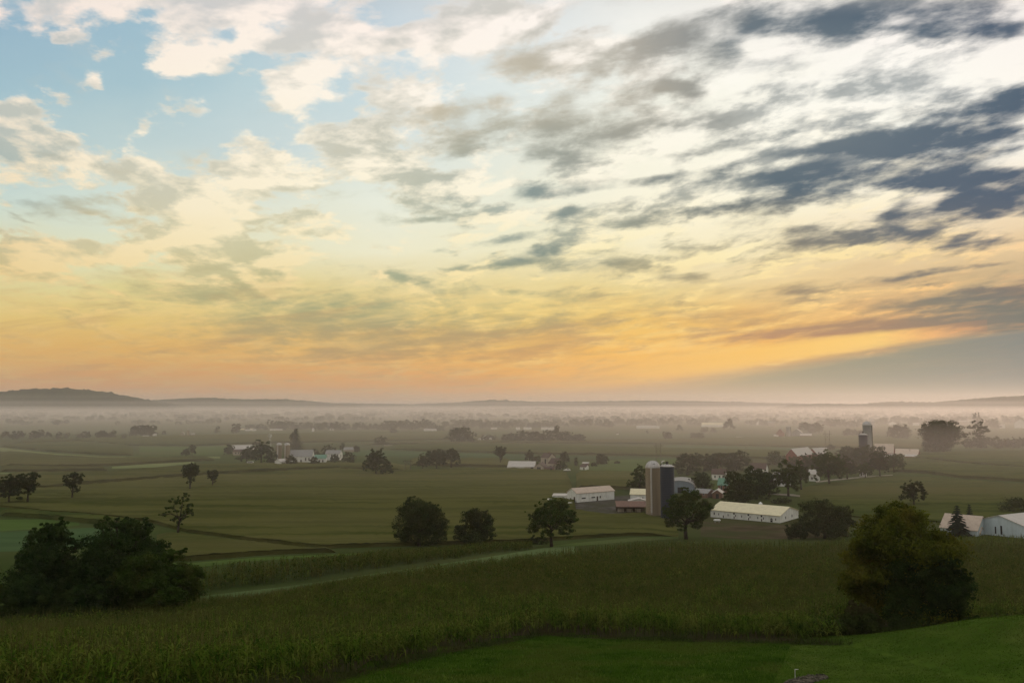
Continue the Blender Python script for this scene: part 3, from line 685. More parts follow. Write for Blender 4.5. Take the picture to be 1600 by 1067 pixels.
# ------------------------------------------------------------------ trees
SHAPES = {  # crown lumps: x, z centre and x, z radius, as fractions of the tree's width and height
 'oak':   [(-.30,.42,.20,.20),(.28,.45,.22,.22),(0,.40,.28,.22),(-.20,.66,.24,.22),(.16,.70,.26,.22),(0,.84,.20,.16),(.36,.30,.14,.16),(-.38,.28,.12,.14),(.0,.60,.32,.24)],
 'round': [(-.28,.40,.22,.24),(.28,.40,.22,.24),(0,.36,.30,.26),(-.16,.66,.26,.24),(.18,.64,.26,.24),(0,.80,.24,.20),(0,.22,.36,.18),(.34,.24,.16,.20),(-.34,.22,.16,.20)],
 'dome':  [(0,.50,.42,.40),(-.26,.44,.24,.32),(.26,.46,.24,.32),(.04,.76,.32,.23),(-.16,.72,.24,.22),(-.2,.2,.28,.2),(.2,.2,.28,.2)],
 'open':  [(-.24,.50,.22,.18),(.30,.56,.20,.18),(.05,.58,.30,.22),(-.20,.76,.20,.16),(.12,.84,.24,.14),(.40,.46,.10,.12),(-.36,.34,.14,.13),(.24,.32,.16,.12),(-.12,.28,.14,.10),(.38,.66,.12,.08),(-.44,.60,.08,.06)],
 'vase':  [(-.22,.62,.22,.18),(.22,.66,.22,.18),(0,.82,.26,.16),(-.32,.78,.14,.12),(.34,.82,.12,.12),(0,.55,.22,.16),(.05,.36,.14,.14)],
 'sparse':[(-.30,.62,.14,.10),(.28,.66,.15,.11),(-.10,.80,.16,.11),(.14,.88,.14,.10),(.38,.52,.10,.08),(-.40,.48,.09,.07),(.02,.60,.14,.12),(-.18,.42,.12,.08),(.20,.42,.11,.09),(0,.25,.10,.12)],
 'column':[(0,.20,.40,.18),(.05,.40,.42,.20),(-.04,.60,.40,.20),(.03,.78,.34,.18),(0,.92,.20,.10)],
 'broken':[(-.05,.18,.34,.20),(-.02,.42,.18,.16),(.06,.62,.20,.14),(-.20,.66,.18,.06),(.30,.70,.20,.05),(.0,.84,.12,.14),(.32,.58,.14,.05),(-.30,.48,.12,.05),(.12,.92,.06,.10)],
 'bush':  [(-.25,.45,.28,.45),(.22,.50,.30,.48),(0,.55,.30,.45),(.38,.35,.16,.35),(-.40,.30,.14,.30)],
 'twin':  [(-.24,.66,.24,.28),(-.30,.38,.18,.20),(.24,.62,.24,.30),(.32,.36,.18,.22),(0,.48,.16,.20),(-.12,.2,.2,.2),(.2,.2,.25,.2)],
}
def crown_mesh(name, shape, w, h, n, leaf, mats, seed, depth=None, fill=.75):
    """leaf-sized faces gathered in sprays on the lumps of the crown"""
    rg = np.random.default_rng(seed); dep = depth or w; L = []
    for (x, z, rx, rz) in (SHAPES[shape] if isinstance(shape, str) else shape):
        for k in range(2):                                           # each lump in front and behind
            y = rg.uniform(-.5, .5) * (1 - abs(x) * 1.4) * .62 * dep
            L.append((x*w + rg.normal(0, .03)*w, y, z*h + rg.normal(0, .02)*h, rx*w*rg.uniform(.8, 1.05), min(rx*dep, dep*.4)*rg.uniform(.8, 1.05), rz*h*rg.uniform(.8, 1.05)))
    big = list(L)
    for _ in range(10 if n > 800 else 0):                                              # small boughs breaking the outline
        l = big[rg.integers(len(big))]; a = rg.uniform(0, np.pi * 1.15); q = rg.uniform(.14, .24)
        L.append((l[0] + math.cos(a)*l[3]*1.0, l[1] + rg.normal(0, .3)*l[4], max(l[2] + math.sin(a)*l[5]*1.0, l[5]*.3), l[3]*q*2, l[4]*q*2, l[5]*q*2))
    L = np.array(L); vol = (L[:, 3] * L[:, 4] * L[:, 5]) ** (2/3); nl = np.maximum(1, (n * vol / vol.sum()).astype(int))
    C = []; O = []
    for l, m in zip(L, nl):
        ns = max(4, int(m / 52) if n > 4000 else int(m / 14)); d = rg.normal(size=(ns, 3)); d /= np.linalg.norm(d, axis=1, keepdims=True)
        rr = rg.uniform(.55, 1.0, (ns, 1)); sc = l[:3] + d * rr * l[3:6]
        srad = np.mean(l[3:6]) * rg.uniform(.16, .40, ns)
        pick = rg.integers(0, ns, m); e = rg.normal(size=(m, 3)); e /= np.linalg.norm(e, axis=1, keepdims=True)
        p = sc[pick] + e * (srad[pick] * rg.uniform(.3, 1.08, m) ** .5)[:, None] * np.array([1.15, 1.15, .75])
        C.append(p); O.append(e + d[pick] * .6)
    C = np.concatenate(C); O = np.concatenate(O); N = len(C)
    C[:, 2] = np.maximum(C[:, 2], leaf * .5)
    nrm = O + rg.normal(0, .7, (N, 3)); nrm /= np.linalg.norm(nrm, axis=1, keepdims=True)
    a = rg.normal(size=(N, 3)); a = np.cross(nrm, a); a /= np.linalg.norm(a, axis=1, keepdims=True); b = np.cross(nrm, a)
    s = (leaf * rg.uniform(.55, 1.35, N))[:, None]
    V = np.stack([C - a*s, C - b*s*.5, C + a*s, C + b*s*.5], 1).reshape(-1, 3)
    return mesh_np(name, V, np.arange(N*4), np.full(N, 4), mats), L
def trunk_mb(L, w, h, seed, k=7, thick=1.0):
    rg = random.Random(seed); mb = MB(); r = max(.05, .028 * h * thick); top = .42 * h
    pts = [Vector((0, 0, -.4)), Vector((rg.uniform(-.02, .02)*w, 0, .2*h)), Vector((rg.uniform(-.04, .04)*w, rg.uniform(-.03, .03)*w, top))]
    mb.tube(pts[0], pts[1], r * 1.35, r * .95, 8); mb.tube(pts[1], pts[2], r * .95, r * .7, 8)
    order = list(range(len(L))); rg.shuffle(order)
    for i in order[:k]:
        c = Vector(L[i][:3]); st = pts[1].lerp(pts[2], rg.uniform(.2, 1))
        mid = st.lerp(c, .5) + Vector((0, 0, .04 * h)); mb.tube(st, mid, r*.48, r*.3, 6); mb.tube(mid, c, r*.3, r*.1, 5)
        for _ in range(2):
            q = c + Vector((rg.uniform(-1, 1)*L[i][3]*.7, rg.uniform(-1, 1)*L[i][4]*.7, rg.uniform(0, 1)*L[i][5]*.7)); mb.tube(mid, q, r*.2, r*.05, 4)
    return mb
NT = [0]
def tree(px, py, wpx, hpx, shape, label, mat='midleaf', n=None, leaf=None, name='tree', group=None, cat='tree', seed=None, thick=1.0, at=None, depth=None, top=None):
    """a tree whose foot stands at the photo pixel (or at a world point) and whose size follows from its distance"""
    NT[0] += 1; seed = seed or NT[0] * 13 + 5
    x, y, z = ground_at(px, py) if at is None else (at[0], at[1], float(terrain(at[0], at[1])))
    sx = px_m(y) * 1.0; w, h = wpx * sx, hpx * sx
    if top: h = CAM_Z + ray(CX + x / y * F_PX, top)[1] * y - z           # crown top at this photo row
    area = wpx * hpx
    leaf = leaf or max(.16, 1.25 * px_m(y)); n = n or int(min(60000, max(700, area * 3.2)))
    root = empty(name, (x, y, z - .05), 0, label, cat, group)
    cm, L = crown_mesh('crown', shape, w, h, n, leaf, [M[mat]], seed, depth=(depth * sx if depth else None))
    link('crown', cm, root)
    if shape != 'bush': trunk_mb(L, w, h, seed, 7 if area > 900 else 4, thick).build('trunk', M['bark'], root, smooth=True)
    return root
def conifer(px, py, wpx, hpx, label, group=None, n=6000, name='spruce_tree', mat='needle'):
    NT[0] += 1; rg = np.random.default_rng(NT[0]); x, y, z = ground_at(px, py); w, h = wpx*px_m(y), hpx*px_m(y)
    root = empty(name, (x, y, z - .05), 0, label, 'tree', group)
    t = rg.uniform(0, 1, n) ** .75; tier = np.floor(t * 13) / 13 + rg.uniform(0, .35, n) / 13
    tier = 1 - tier; az = rg.uniform(0, 6.28, n); lob = .75 + .35 * np.sin(az * 5 + np.floor(t * 13) * 2)
    rad = (1 - tier * .96) * w * .60 * np.sqrt(rg.uniform(.1, 1, n)) * lob + .1
    zz = (.06 + .94 * tier) * h - rad * .35
    C = np.stack([rad*np.cos(az), rad*np.sin(az), zz], 1); d = np.stack([np.cos(az), np.sin(az), np.full(n, -.25)], 1); s = np.stack([-np.sin(az), np.cos(az), 0*az], 1)
    l = (.045 * h * rg.uniform(.6, 1.5, n))[:, None]
    V = np.stack([C - d*l, C - s*l*.55, C + d*l, C + s*l*.55], 1).reshape(-1, 3)
    link('crown', mesh_np('crown', V, np.arange(n*4), np.full(n, 4), [M[mat]]), root)
    MB().tube((0, 0, -.3), (0, 0, h*.95), .022*h, .004*h, 8).build('trunk', M['bark'], root)
    return root

# foreground clump on the left
gL = 'trees of the dark clump in the left foreground'
tree(0,0, 96,140, [(-.22,.72,.20,.14),(.10,.84,.26,.14),(.30,.70,.14,.12),(-.38,.56,.16,.14),(0,.58,.34,.16),(.2,.4,.3,.2),(-.2,.34,.34,.22),(.0,.2,.4,.2)], 'dark tall tree with an open gap under its top, in the left foreground clump', 'darkleaf', 42000, .17, at=(-66.5, 116), top=812, seed=101, group=gL)
tree(0,0, 140,164, [(-.12,.92,.14,.09),(.04,.88,.13,.10),(.20,.86,.10,.12),(-.05,.72,.30,.14),(.24,.62,.24,.14),(-.30,.60,.18,.14),(.0,.48,.42,.18),(-.25,.34,.28,.20),(.25,.32,.30,.22),(0,.16,.46,.18)], 'tallest dark tree at the middle of the left foreground clump', 'darkleaf', 62000, .17, at=(-57.5, 119), top=806, seed=102, group=gL)
tree(0,0, 120,128, [(-.15,.80,.22,.16),(.12,.88,.14,.10),(.30,.62,.22,.18),(-.30,.52,.24,.20),(.05,.52,.36,.20),(.38,.36,.14,.16),(0,.28,.46,.22),(-.2,.14,.34,.14),(.26,.14,.26,.14)], 'olive green tree at the right end of the left foreground clump', 'greenleaf', 46000, .17, at=(-49.0, 113), top=856, seed=103, group=gL)
tree(0,0, 110,106, 'round', 'broad green bushy tree at the left edge of the picture, in the foreground clump', 'greenleaf', 36000, .17, at=(-74.5, 110), top=872, seed=104, group=gL)
tree(0,0, 80,70, 'bush', 'low dark green bush at the foot of the left foreground clump', 'darkleaf', 20000, .16, at=(-64, 107), seed=105, name='bush', cat='bush', group=gL)
tree(0,0, 60,48, 'bush', 'low green bush under the right end of the left foreground clump', 'greenleaf', 14000, .16, at=(-46.5, 110), seed=106, name='bush', cat='bush', group=gL)
tree(0,0, 74,108, 'round', 'dark rounded tree filling the gap between the two tall trees of the left foreground clump', 'darkleaf', 30000, .17, at=(-61.5, 114), seed=107, top=893, group=gL)
tree(0,0, 80,50, 'bush', 'low dark bush at the middle foot of the left foreground clump', 'darkleaf', 15000, .16, at=(-57, 108), seed=108, name='bush', cat='bush', group=gL)
# foreground tree on the right and the climbers beside it
gR = 'foliage of the big foreground tree on the right'
tree(0,0, 178,228, [(.04,.90,.20,.10),(-.13,.82,.18,.10),(.18,.83,.17,.10),(-.30,.68,.17,.09),(.0,.70,.36,.14),(.31,.68,.15,.09),(-.30,.50,.20,.09),(-.40,.40,.14,.09),(.0,.48,.34,.14),(-.16,.30,.28,.12),(.26,.46,.22,.14),(.1,.2,.34,.16)], 'big broad olive green tree standing behind the lawn slope at the right', 'oliveleaf', 95000, .13, at=(37.6, 79), top=784, seed=111, group=gR)
tree(0,0, 120,170, [(.10,.84,.28,.14),(.34,.74,.20,.14),(-.16,.70,.24,.16),(.22,.56,.34,.18),(-.12,.44,.32,.20),(.26,.34,.26,.20),(.02,.2,.38,.22),(-.3,.12,.2,.12)], 'dark green thick tree on the right side of the big olive tree', 'darkleaf', 60000, .13, at=(38.0, 75.5), top=846, seed=112, group=gR)
tree(0,0, 60,44, 'bush', 'rough brownish bush at the left foot of the big olive tree', 'weed', 22000, .10, at=(30.4, 71.5), seed=113, name='bush', cat='bush')
tree(0,0, 70,30, 'bush', 'low green bush to the right of the big olive tree, above the lawn crest', 'greenleaf', 14000, .10, at=(41.5, 73), seed=114, name='bush', cat='bush')
tree(0,0, 40,30, 'bush', 'small rough weedy bush at the corner where corn meets the lawn', 'weed', 6000, .10, at=(27.6, 73), seed=115, name='bush', cat='bush')

# field trees, middle distance
tree(655,853, 84,77, 'dome', 'large dense round tree, leftmost of the three big trees between the corn fields', n=26000, mat='midleaf')
tree(743,851, 64,58, 'round', 'smaller round tree in the middle of the three big trees between the corn fields', n=16000)
tree(862,854, 80,76, 'open', 'leafy tree with bare trunks, rightmost of the three big trees between the corn fields', n=17000, mat='greenleaf')
tree(838,850, 34,10, 'bush', 'low dark bush at the foot of the tree with two bare trunks', name='bush', cat='bush', n=1500)
tree(1072,842, 72,78, 'open', 'spreading tree with a bare trunk standing in front of the dark silo', n=20000, mat='greenleaf', thick=1.2)
tree(1288,841, 78,62, 'round', 'wide dark tree right of the long white barn', n=17000)
tree(1322,838, 30,44, 'oak', 'narrow dark tree at the right side of the wide tree by the long barn', n=5000)
tree(1246,843, 30,28, 'bush', 'round dark bush at the corner right of the long white barn', name='bush', cat='bush', n=4000)
tree(1428,790, 40,40, 'oak', 'small bushy tree whose top shows above the big foreground tree', n=5000)
tree(14,788, 42,48, 'oak', 'dark field tree at the left edge, left one of a pair', n=7000)
tree(43,787, 38,50, 'vase', 'dark field tree, right one of the pair at the left edge', n=7000)
tree(112,781, 36,43, 'vase', 'lone top heavy tree in the field right of the pair at the left edge', n=4500)
tree(297,766, 28,43, 'vase', 'dark upright tree on the field edge, taller of two in the left fields', n=3800)
tree(332,761, 19,29, 'vase', 'thin pale upright tree just right of the taller field edge tree', n=1500)
tree(278,834, 52,62, 'sparse', 'thin see-through tree standing alone in the corn above the left clump', n=4200, mat='greenleaf')
tree(588,742, 44,41, 'oak', 'dark lumpy tree by itself right of the left farm', n=6500)
tree(604,743, 18,18, 'bush', 'low dark bush at the right foot of the lumpy lone tree', name='bush', cat='bush', n=1000)
tree(660,734, 17,26, 'oak', 'small tree at the left end of the group of three in the middle field', n=1600)
tree(682,732, 32,32, 'oak', 'broad middle tree of the group of three in the middle field', n=4000)
tree(705,730, 32,32, 'oak', 'right hand tree of the group of three in the middle field', n=4200)
tree(782,726, 19,30, 'vase', 'lone slim dark tree left of the white roofed shed', n=2200)
tree(596,695, 23,14, 'round', 'small rounded hazy tree on a field edge above the lumpy lone tree', n=900)
tree(719,692, 48,25, 'dome', 'broad rounded hazy tree left of the long hedge', n=3500, mat='farleaf')
gh = 'trees of the long hedge in the middle distance'
for i, (x, w_, h_) in enumerate([(798,34,15),(818,30,19),(840,30,17),(862,34,19),(884,28,17),(904,24,13)]):
    tree(x, 690.5, w_, h_, 'round', ['leftmost rounded tree of the long hedge','second tree from the left in the long hedge','third tree from the left in the long hedge','fourth tree from the left in the long hedge','fifth tree from the left in the long hedge','low tree at the right end of the long hedge'][i], 'farleaf', n=1500, group=gh)
tree(870,688, 9,24, 'vase', 'thin tree sticking up out of the long hedge', 'farleaf', n=500)
tree(941,725, 20,17, 'round', 'dark round tree right of the centre farm sheds', n=1700)
tree(882,725, 15,20, 'oak', 'dark tree right behind the two gabled houses of the centre farm', n=1500)
tree(876,733, 20,14, 'round', 'low bushy tree in front of the gabled houses of the centre farm', n=1300, mat='greenleaf')
tree(900,727, 8,12, 'column', 'small pointed tree between the houses and the little shed of the centre farm', n=500)
tree(928,729, 9,8, 'bush', 'small bush beside the little shed of the centre farm', name='bush', cat='bush', n=400)
tree(827,722, 15,18, 'oak', 'dark tree behind the white roofed shed', n=1200)
tree(839,721, 16,10, 'bush', 'dark bush behind the right end of the white roofed shed', name='bush', cat='bush', n=700)
tree(964,724, 9,4, 'bush', 'tiny dark bush on the pale green meadow', name='bush', cat='bush', n=300)
tree(1474,706, 62,52, 'dome', 'very large round tree alone at the edge of the right hand fields', 'midleaf', n=22000)
tree(1408,686, 36,23, 'dome', 'rounded hazy tree left of the very large round tree', 'farleaf', n=2600)
tree(1392,684, 12,16, 'round', 'pale hazy tree at the left side of the rounded hazy tree', 'farleaf', n=700)
tree(1530,699, 38,44, 'broken', 'ragged half bare tree rising from the right hand hedge', 'midleaf', n=2600)
gq = 'bushes of the hedge at the right edge'
for i, (x, w_, h_) in enumerate([(1524,32,18),(1548,34,18),(1572,26,15),(1592,26,16),(1612,26,18)]):
    tree(x, 700, w_, h_, 'bush', ['leftmost rounded bush of the right hand hedge','second bush from the left in the right hand hedge','low middle bush of the right hand hedge','fourth bush from the left in the right hand hedge','last bush of the right hand hedge at the picture edge'][i], 'midleaf', n=1700, name='bush', cat='bush', group=gq)
tree(1590,800, 50,22, 'bush', 'dark bushes behind the big pale barn at the right edge', n=2400, name='bush', cat='bush')
# trees of the silo farm
gs = 'trees around the silo farm'
for (x, y, w_, h_, sh, lb, mt) in [
 (1000,768,38,42,'round','bushy tree directly left of the concrete silo','greenleaf'),
 (1074,742,42,34,'dome','round tree above the grey gothic barn, left end of the farm belt','midleaf'),
 (1100,736,44,29,'dome','second tree from the left in the dark belt behind the silo farm','midleaf'),
 (1126,735,44,29,'dome','third tree from the left in the dark belt behind the silo farm','midleaf'),
 (1151,735,46,31,'dome','right hand tall tree in the dark belt behind the silo farm','midleaf'),
 (1097,768,34,31,'dome','dark round tree between the grey barn and the white house','darkleaf'),
 (1154,789,52,52,'dome','big dark tree right of the green roofed house','midleaf'),
 (1182,779,48,52,'dome','darkest broad tree behind the right half of the long barn','darkleaf'),
 (1202,772,36,38,'dome','dark tree left of the grey roofed white house','darkleaf'),
 (1211,726,30,21,'dome','round green tree left of the red barn','greenleaf'),
 (1232,775,42,56,'oak','tall loose tree in front of the grey roofed white house','greenleaf'),
 (1252,765,26,46,'oak','upright tree right of the grey roofed white house','greenleaf'),
 (1240,732,24,20,'round','low tree at the foot of the red barn','midleaf'),
 (1268,740,42,32,'dome','tree hiding the lower right part of the red barn','midleaf'),
 (1296,757,52,52,'oak','large tree in the middle of the road side row','greenleaf'),
 (1324,748,34,38,'oak','tree left of the small white house on the road','midleaf'),
 (1328,724,40,27,'dome','left tree of the dark pair below the tall silo','midleaf'),
 (1357,731,56,35,'dome','broad dark tree below the tall silo','midleaf'),
 (1352,746,22,24,'oak','small tree in front of the small white house on the road','greenleaf'),
 (1375,744,38,40,'oak','tree right of the small white house on the road','midleaf'),
 (1397,738,32,30,'oak','right end tree of the road side row below the pinkish roof','greenleaf'),
 (1298,704,14,10,'oak','small dark tree behind the red barn roofs','midleaf'),
 (1284,740,20,34,'round','dark tree behind the road side row, left of the large one','midleaf'),
 (1222,786,34,8,'bush','low dark bushes along the lane behind the long barn','midleaf'),
 (1052,790,20,14,'bush','dark bush at the foot of the dark silo','darkleaf')]:
    if sh == 'bush': tree(x, y, w_, h_, sh, lb, mt, n=900, name='bush', cat='bush')
    else: tree(x, y, w_, h_, sh, lb, mt, n=int(w_*h_*3.4), group=gs)
# left farm
gf = 'trees around the left farm'
for (x, y, w_, h_, sh, lb, mt) in [
 (386,724,30,26,'oak','dark tree above the white van at the left farm','darkleaf'),
 (408,726,36,38,'oak','broadest dark tree of the left farm','darkleaf'),
 (424,726,20,24,'round','dark tree touching the left silo of the left farm','darkleaf'),
 (357,710,18,16,'round','pale round tree at the left end of the left farm','farleaf'),
 (400,704,24,14,'round','hazy tree behind the broadest dark tree of the left farm','midleaf'),
 (455,728,22,18,'round','dark low tree in front of the grey roofed barn','midleaf'),
 (490,728,18,16,'round','dark low tree at the right corner of the grey roofed barn','midleaf'),
 (492,713,18,12,'round','tree between the grey roofed barn and the white farmhouse','midleaf'),
 (514,711,24,17,'round','round tree behind the white farmhouse','midleaf'),
 (523,722,17,13,'round','dark bushy tree in front of the white farmhouse','darkleaf'),
 (545,724,22,18,'round','dark tree right of the white farmhouse','midleaf'),
 (535,704,8,12,'oak','small tree by the far low house right of the left farm','midleaf'),
 (556,706,12,10,'round','small hazy tree at the right end of the left farm','midleaf'),
 (290,714,16,14,'oak','grey hazy tree standing alone left of the left farm','farleaf'),
 (300,712,12,18,'oak','taller hazy tree beside the grey hazy lone tree','farleaf')]:
    tree(x, y, w_, h_, sh, lb, mt, n=max(700, int(w_*h_*3)), group=gf)
conifer(463,702, 26,32, 'tall dark evergreen behind the grey roofed barn of the left farm', n=3000, mat='darkleaf', name='evergreen_tree')
tree(459,700, 15,29, 'column', 'slim tree top behind the tall dark evergreen of the left farm', 'midleaf', n=900)
conifer(1497,837, 34,46, 'dark spruce in front of the low pink roof at the right', n=13000)
conifer(1516,826, 19,37, 'smaller spruce behind the pink roofs at the right', n=4000)

# far trees: a few shapes, copied with their own size and place
protos = []
for i, sh in enumerate(['round', 'oak', 'round', 'round', 'column', 'oak']):
    w, h = 10, (10 if sh != 'column' else 14)
    cm, L = crown_mesh('tree', sh, w, h, 620, .75, [M['farleaf'], M['bark']], 900 + i)
    protos.append(cm)
FAR = [  # x range, foot y, height range, how many, label, group
 (0, 200, 686, 9, 15, 14, 'dark tree of the nearer misty row at the far left', 'nearer misty tree row at the far left'),
 (150, 172, 684.5, 11, 14, 2, 'tree of the ragged pair in the mist beyond the left crest', 'ragged pair beyond the left crest'),
 (204, 242, 681, 17, 20, 5, 'tree of the dense dark clump in the mist beyond the left crest', 'dense clump beyond the left crest'),
 (246, 258, 680, 7, 8, 1, 'small dome shaped tree beside the far white sheds on the left', None),
 (337, 340, 676.5, 11, 12, 1, 'hazy lone tree left of the dark far tree above the left farm', None),
 (367, 370, 677.5, 15, 17, 1, 'dark far tree above and left of the left farm', None),
 (380, 420, 671, 8, 10, 5, 'low tree of the misty row above the left farm', 'misty row above the left farm'),
 (423, 448, 670.5, 13, 16, 5, 'tall ragged tree of the misty row above the left farm', 'tall ragged trees above the left farm'),
 (450, 490, 671, 9, 13, 7, 'tree of the misty row right of the tall ragged trees', 'misty row right of the ragged trees'),
 (492, 535, 673, 12, 15, 6, 'tree around the far white cottages in the mist', 'trees at the far white cottages'),
 (535, 610, 671, 8, 12, 11, 'misty tree between the far cottages and the fogged field', 'misty trees left of centre'),
 (612, 617, 678, 10, 12, 1, 'small hazy square topped tree above the broad hazy one', None),
 (600, 680, 671, 12, 17, 12, 'misty tree behind the small far shed left of centre', 'misty row behind the small far shed'),
 (682, 694, 674.5, 9, 11, 2, 'tree of the dark pair in front of the misty row', 'dark pair in front of the misty row'),
 (755, 775, 688, 8, 11, 3, 'hazy tree beside the small white buildings left of the hedge', 'trees at the small white buildings'),
 (690, 860, 668.5, 8, 14, 26, 'pale misty tree beyond the long hedge', 'pale misty trees beyond the hedge'),
 (860, 960, 667, 8, 14, 13, 'pale misty tree above the centre farm', 'pale misty trees above the centre farm'),
 (960, 1110, 664, 8, 13, 18, 'misty tree above the concrete silo', 'misty row above the silos'),
 (1040, 1046, 686, 11, 13, 2, 'loose hazy tree of the pair above the dark silo', 'loose hazy pair above the silo'),
 (1082, 1096, 685.5, 9, 11, 3, 'dark hazy tree of the low clump above the farm belt', 'low hazy clump above the farm belt'),
 (1060, 1066, 675, 11, 14, 1, 'rounded misty tree above the low hazy clump', None),
 (1094, 1116, 675, 8, 10, 3, 'misty tree in front of the far long white roof', 'misty trees at the far long roof'),
 (1136, 1140, 674, 19, 21, 1, 'tall dark misty tree with a clear round top right of the far long roof', None),
 (1010, 1014, 677, 5, 6, 1, 'tiny round misty tree alone in the pale far field', None),
 (1176, 1216, 664, 9, 12, 6, 'misty tree around the far white houses', 'misty trees around the far white houses'),
 (1256, 1280, 676, 11, 18, 5, 'misty tree right of the far red barns', 'misty trees at the far red barns'),
 (1288, 1345, 667, 11, 14, 9, 'dark misty tree of the row left of the tall silo', 'misty row left of the tall silo'),
 (1318, 1345, 682, 10, 13, 4, 'pale low tree of the clump left of the tall silo', 'pale clump left of the tall silo'),
 (1372, 1440, 662, 10, 13, 8, 'misty tree of the row above the rounded hazy tree', 'misty row above the rounded hazy tree'),
 (1440, 1512, 662, 9, 12, 8, 'misty tree behind the very large round tree', 'misty row behind the very large tree'),
 (1524, 1528, 668, 20, 22, 1, 'slim pointed misty tree behind the ragged half bare tree', None),
 (1546, 1560, 668, 13, 16, 3, 'misty round tree right of the ragged half bare tree', 'misty round trees at the right'),
 (1566, 1600, 662, 9, 13, 5, 'misty tree above the far white house at the right edge', 'misty trees at the far right house'),
]
ORD = ['leftmost', 'second', 'third', 'fourth', 'fifth', 'sixth', 'seventh', 'eighth', 'ninth', 'tenth', 'eleventh', 'twelfth', 'thirteenth']
rg = random.Random(5)
for (x0, x1, fy, h0, h1, cnt, lb, gp) in FAR:
    for k in range(cnt):
        px = x0 + (x1 - x0) * ((k + .5) / cnt) + (rg.uniform(-.36, .36) * (x1 - x0) / cnt)
        py = fy + rg.uniform(-1.3, 1.3) if cnt > 1 else fy
        x, y, z = ground_at(px, py); h = rg.uniform(h0, h1) * px_m(y)
        me = protos[4] if 'slim' in lb else protos[rg.choice([0, 1, 2, 3, 5])]
        o = link('tree', me, None, (x, y, z - .3), rg.uniform(0, 6.28)); s = h / (9.8 if me != protos[4] else 13.5)
        wd = rg.uniform(.95, 1.35) if cnt > 1 else 1.0
        o.scale = (s * wd, s * wd, s)
        if cnt > 1:
            if k == cnt - 1: w_ = 'rightmost tree of the'
            elif k < (cnt + 1) // 2: w_ = ('leftmost tree of the' if k == 0 else ORD[k] + ' tree from the left in the')
            else: w_ = ORD[cnt - 1 - k] + ' tree from the right in the'
            lb2 = w_ + ' ' + gp
        else: lb2 = lb
        tag(o, lb2, 'tree', gp)

# far woods beyond counting: rounded crowns massed on the plain
def woods(name, rows, seed):
    rg = np.random.default_rng(seed)
    t = (1 + 5 ** .5) / 2
    ico = np.array([(-1,t,0),(1,t,0),(-1,-t,0),(1,-t,0),(0,-1,t),(0,1,t),(0,-1,-t),(0,1,-t),(t,0,-1),(t,0,1),(-t,0,-1),(-t,0,1)]) / np.hypot(1, t)
    fc = np.array([(0,11,5),(0,5,1),(0,1,7),(0,7,10),(0,10,11),(1,5,9),(5,11,4),(11,10,2),(10,7,6),(7,1,8),(3,9,4),(3,4,2),(3,2,6),(3,6,8),(3,8,9),(4,9,5),(2,4,11),(6,2,10),(8,6,7),(9,8,1)])
    V = []; F = []; nb = 0
    for (dist, spread, n, hm, thr) in rows:
        X = rg.uniform(-.72, .72, n) * dist; Y = dist + rg.normal(0, spread, n)
        g = np.sin(X / 150 + dist) + np.sin(X / 61 + dist * 2) + rg.normal(0, .5, n); ok = g > thr; X = X[ok]; Y = Y[ok]; k = len(X)
        H = hm * rg.uniform(.55, 1.3, k); Wd = H * rg.uniform(.5, 1.0, k)
        for rep in range(3):                                        # three lumps to a crown
            s = ico[None] * (1 + rg.normal(0, .16, (k, 12, 1)))
            off = np.stack([rg.normal(0, .35, k) * Wd, rg.normal(0, .3, k) * Wd, H * rg.uniform(.3, .62, k)], 1)
            P = np.stack([X, Y, terrain(X, Y)], 1) + off
            r = np.stack([Wd * .55, Wd * .55, H * .36], 1) * rg.uniform(.7, 1.1, (k, 1))
            V.append((P[:, None] + s * r[:, None]).reshape(-1, 3)); F.append(((np.arange(k) * 12)[:, None, None] + fc[None]).reshape(-1, 3) + nb); nb += k * 12
    V = np.concatenate(V); F = np.concatenate(F)
    return tag(link(name, mesh_np(name, V, F.ravel(), np.full(len(F), 3), [M['hill']])), kind='stuff')
woods('woods', [(2050, 60, 260, 13, .2), (2500, 90, 520, 14, -.1), (3000, 110, 700, 15, -.4), (3700, 160, 900, 16, -.6), (4600, 220, 1200, 18, -.8), (5600, 260, 1400, 20, -1)], 4)

# ------------------------------------------------------------------ hills
def hill(pts, dist, seed, depth=900, bump=9.0):
    """a wooded ridge whose skyline follows the given photo points, built as a real ridge with depth"""
    xs = np.arange(pts[0][0], pts[-1][0] + 1, 3.0); ys = yat(pts, xs)
    rg = np.random.default_rng(seed)
    top = np.array([(ray(x, y)[0] * dist, dist, CAM_Z + ray(x, y)[1] * dist) for x, y in zip(xs, ys)])
    U = np.linspace(-1, 1, 41); V = []
    for u in U:
        p = top.copy(); p[:, 1] += u * depth; p[:, 0] *= (dist + u * depth) / dist if u < 0 else 1.0
        prof = np.exp(-(u * 1.7) ** 2) - np.exp(-2.89) * abs(u)
        ends = np.clip(np.minimum(xs - xs[0], xs[-1] - xs) / 40, 0, 1)
        p[:, 2] = np.maximum(-3, (top[:, 2] + 2) * prof - 2) * (ends * ends * (3 - 2 * ends)) + rg.normal(0, bump * .35, len(xs)) * (prof > .05)
        V.append(p)
    V = np.stack(V); m, k = V.shape[:2]; ix = np.arange(m * k).reshape(m, k)
    F = np.stack([ix[:-1, :-1], ix[:-1, 1:], ix[1:, 1:], ix[1:, :-1]], -1).reshape(-1, 4)
    return tag(link('hill', mesh_np('hill', V.reshape(-1, 3), F.ravel(), np.full(len(F), 4), [M['hill']])), kind='structure')
hill([(-160,619),(-60,616),(0,613),(40,609),(90,607),(130,609),(160,613),(200,621),(240,629),(300,636)], 5200, 1, 800, 13)
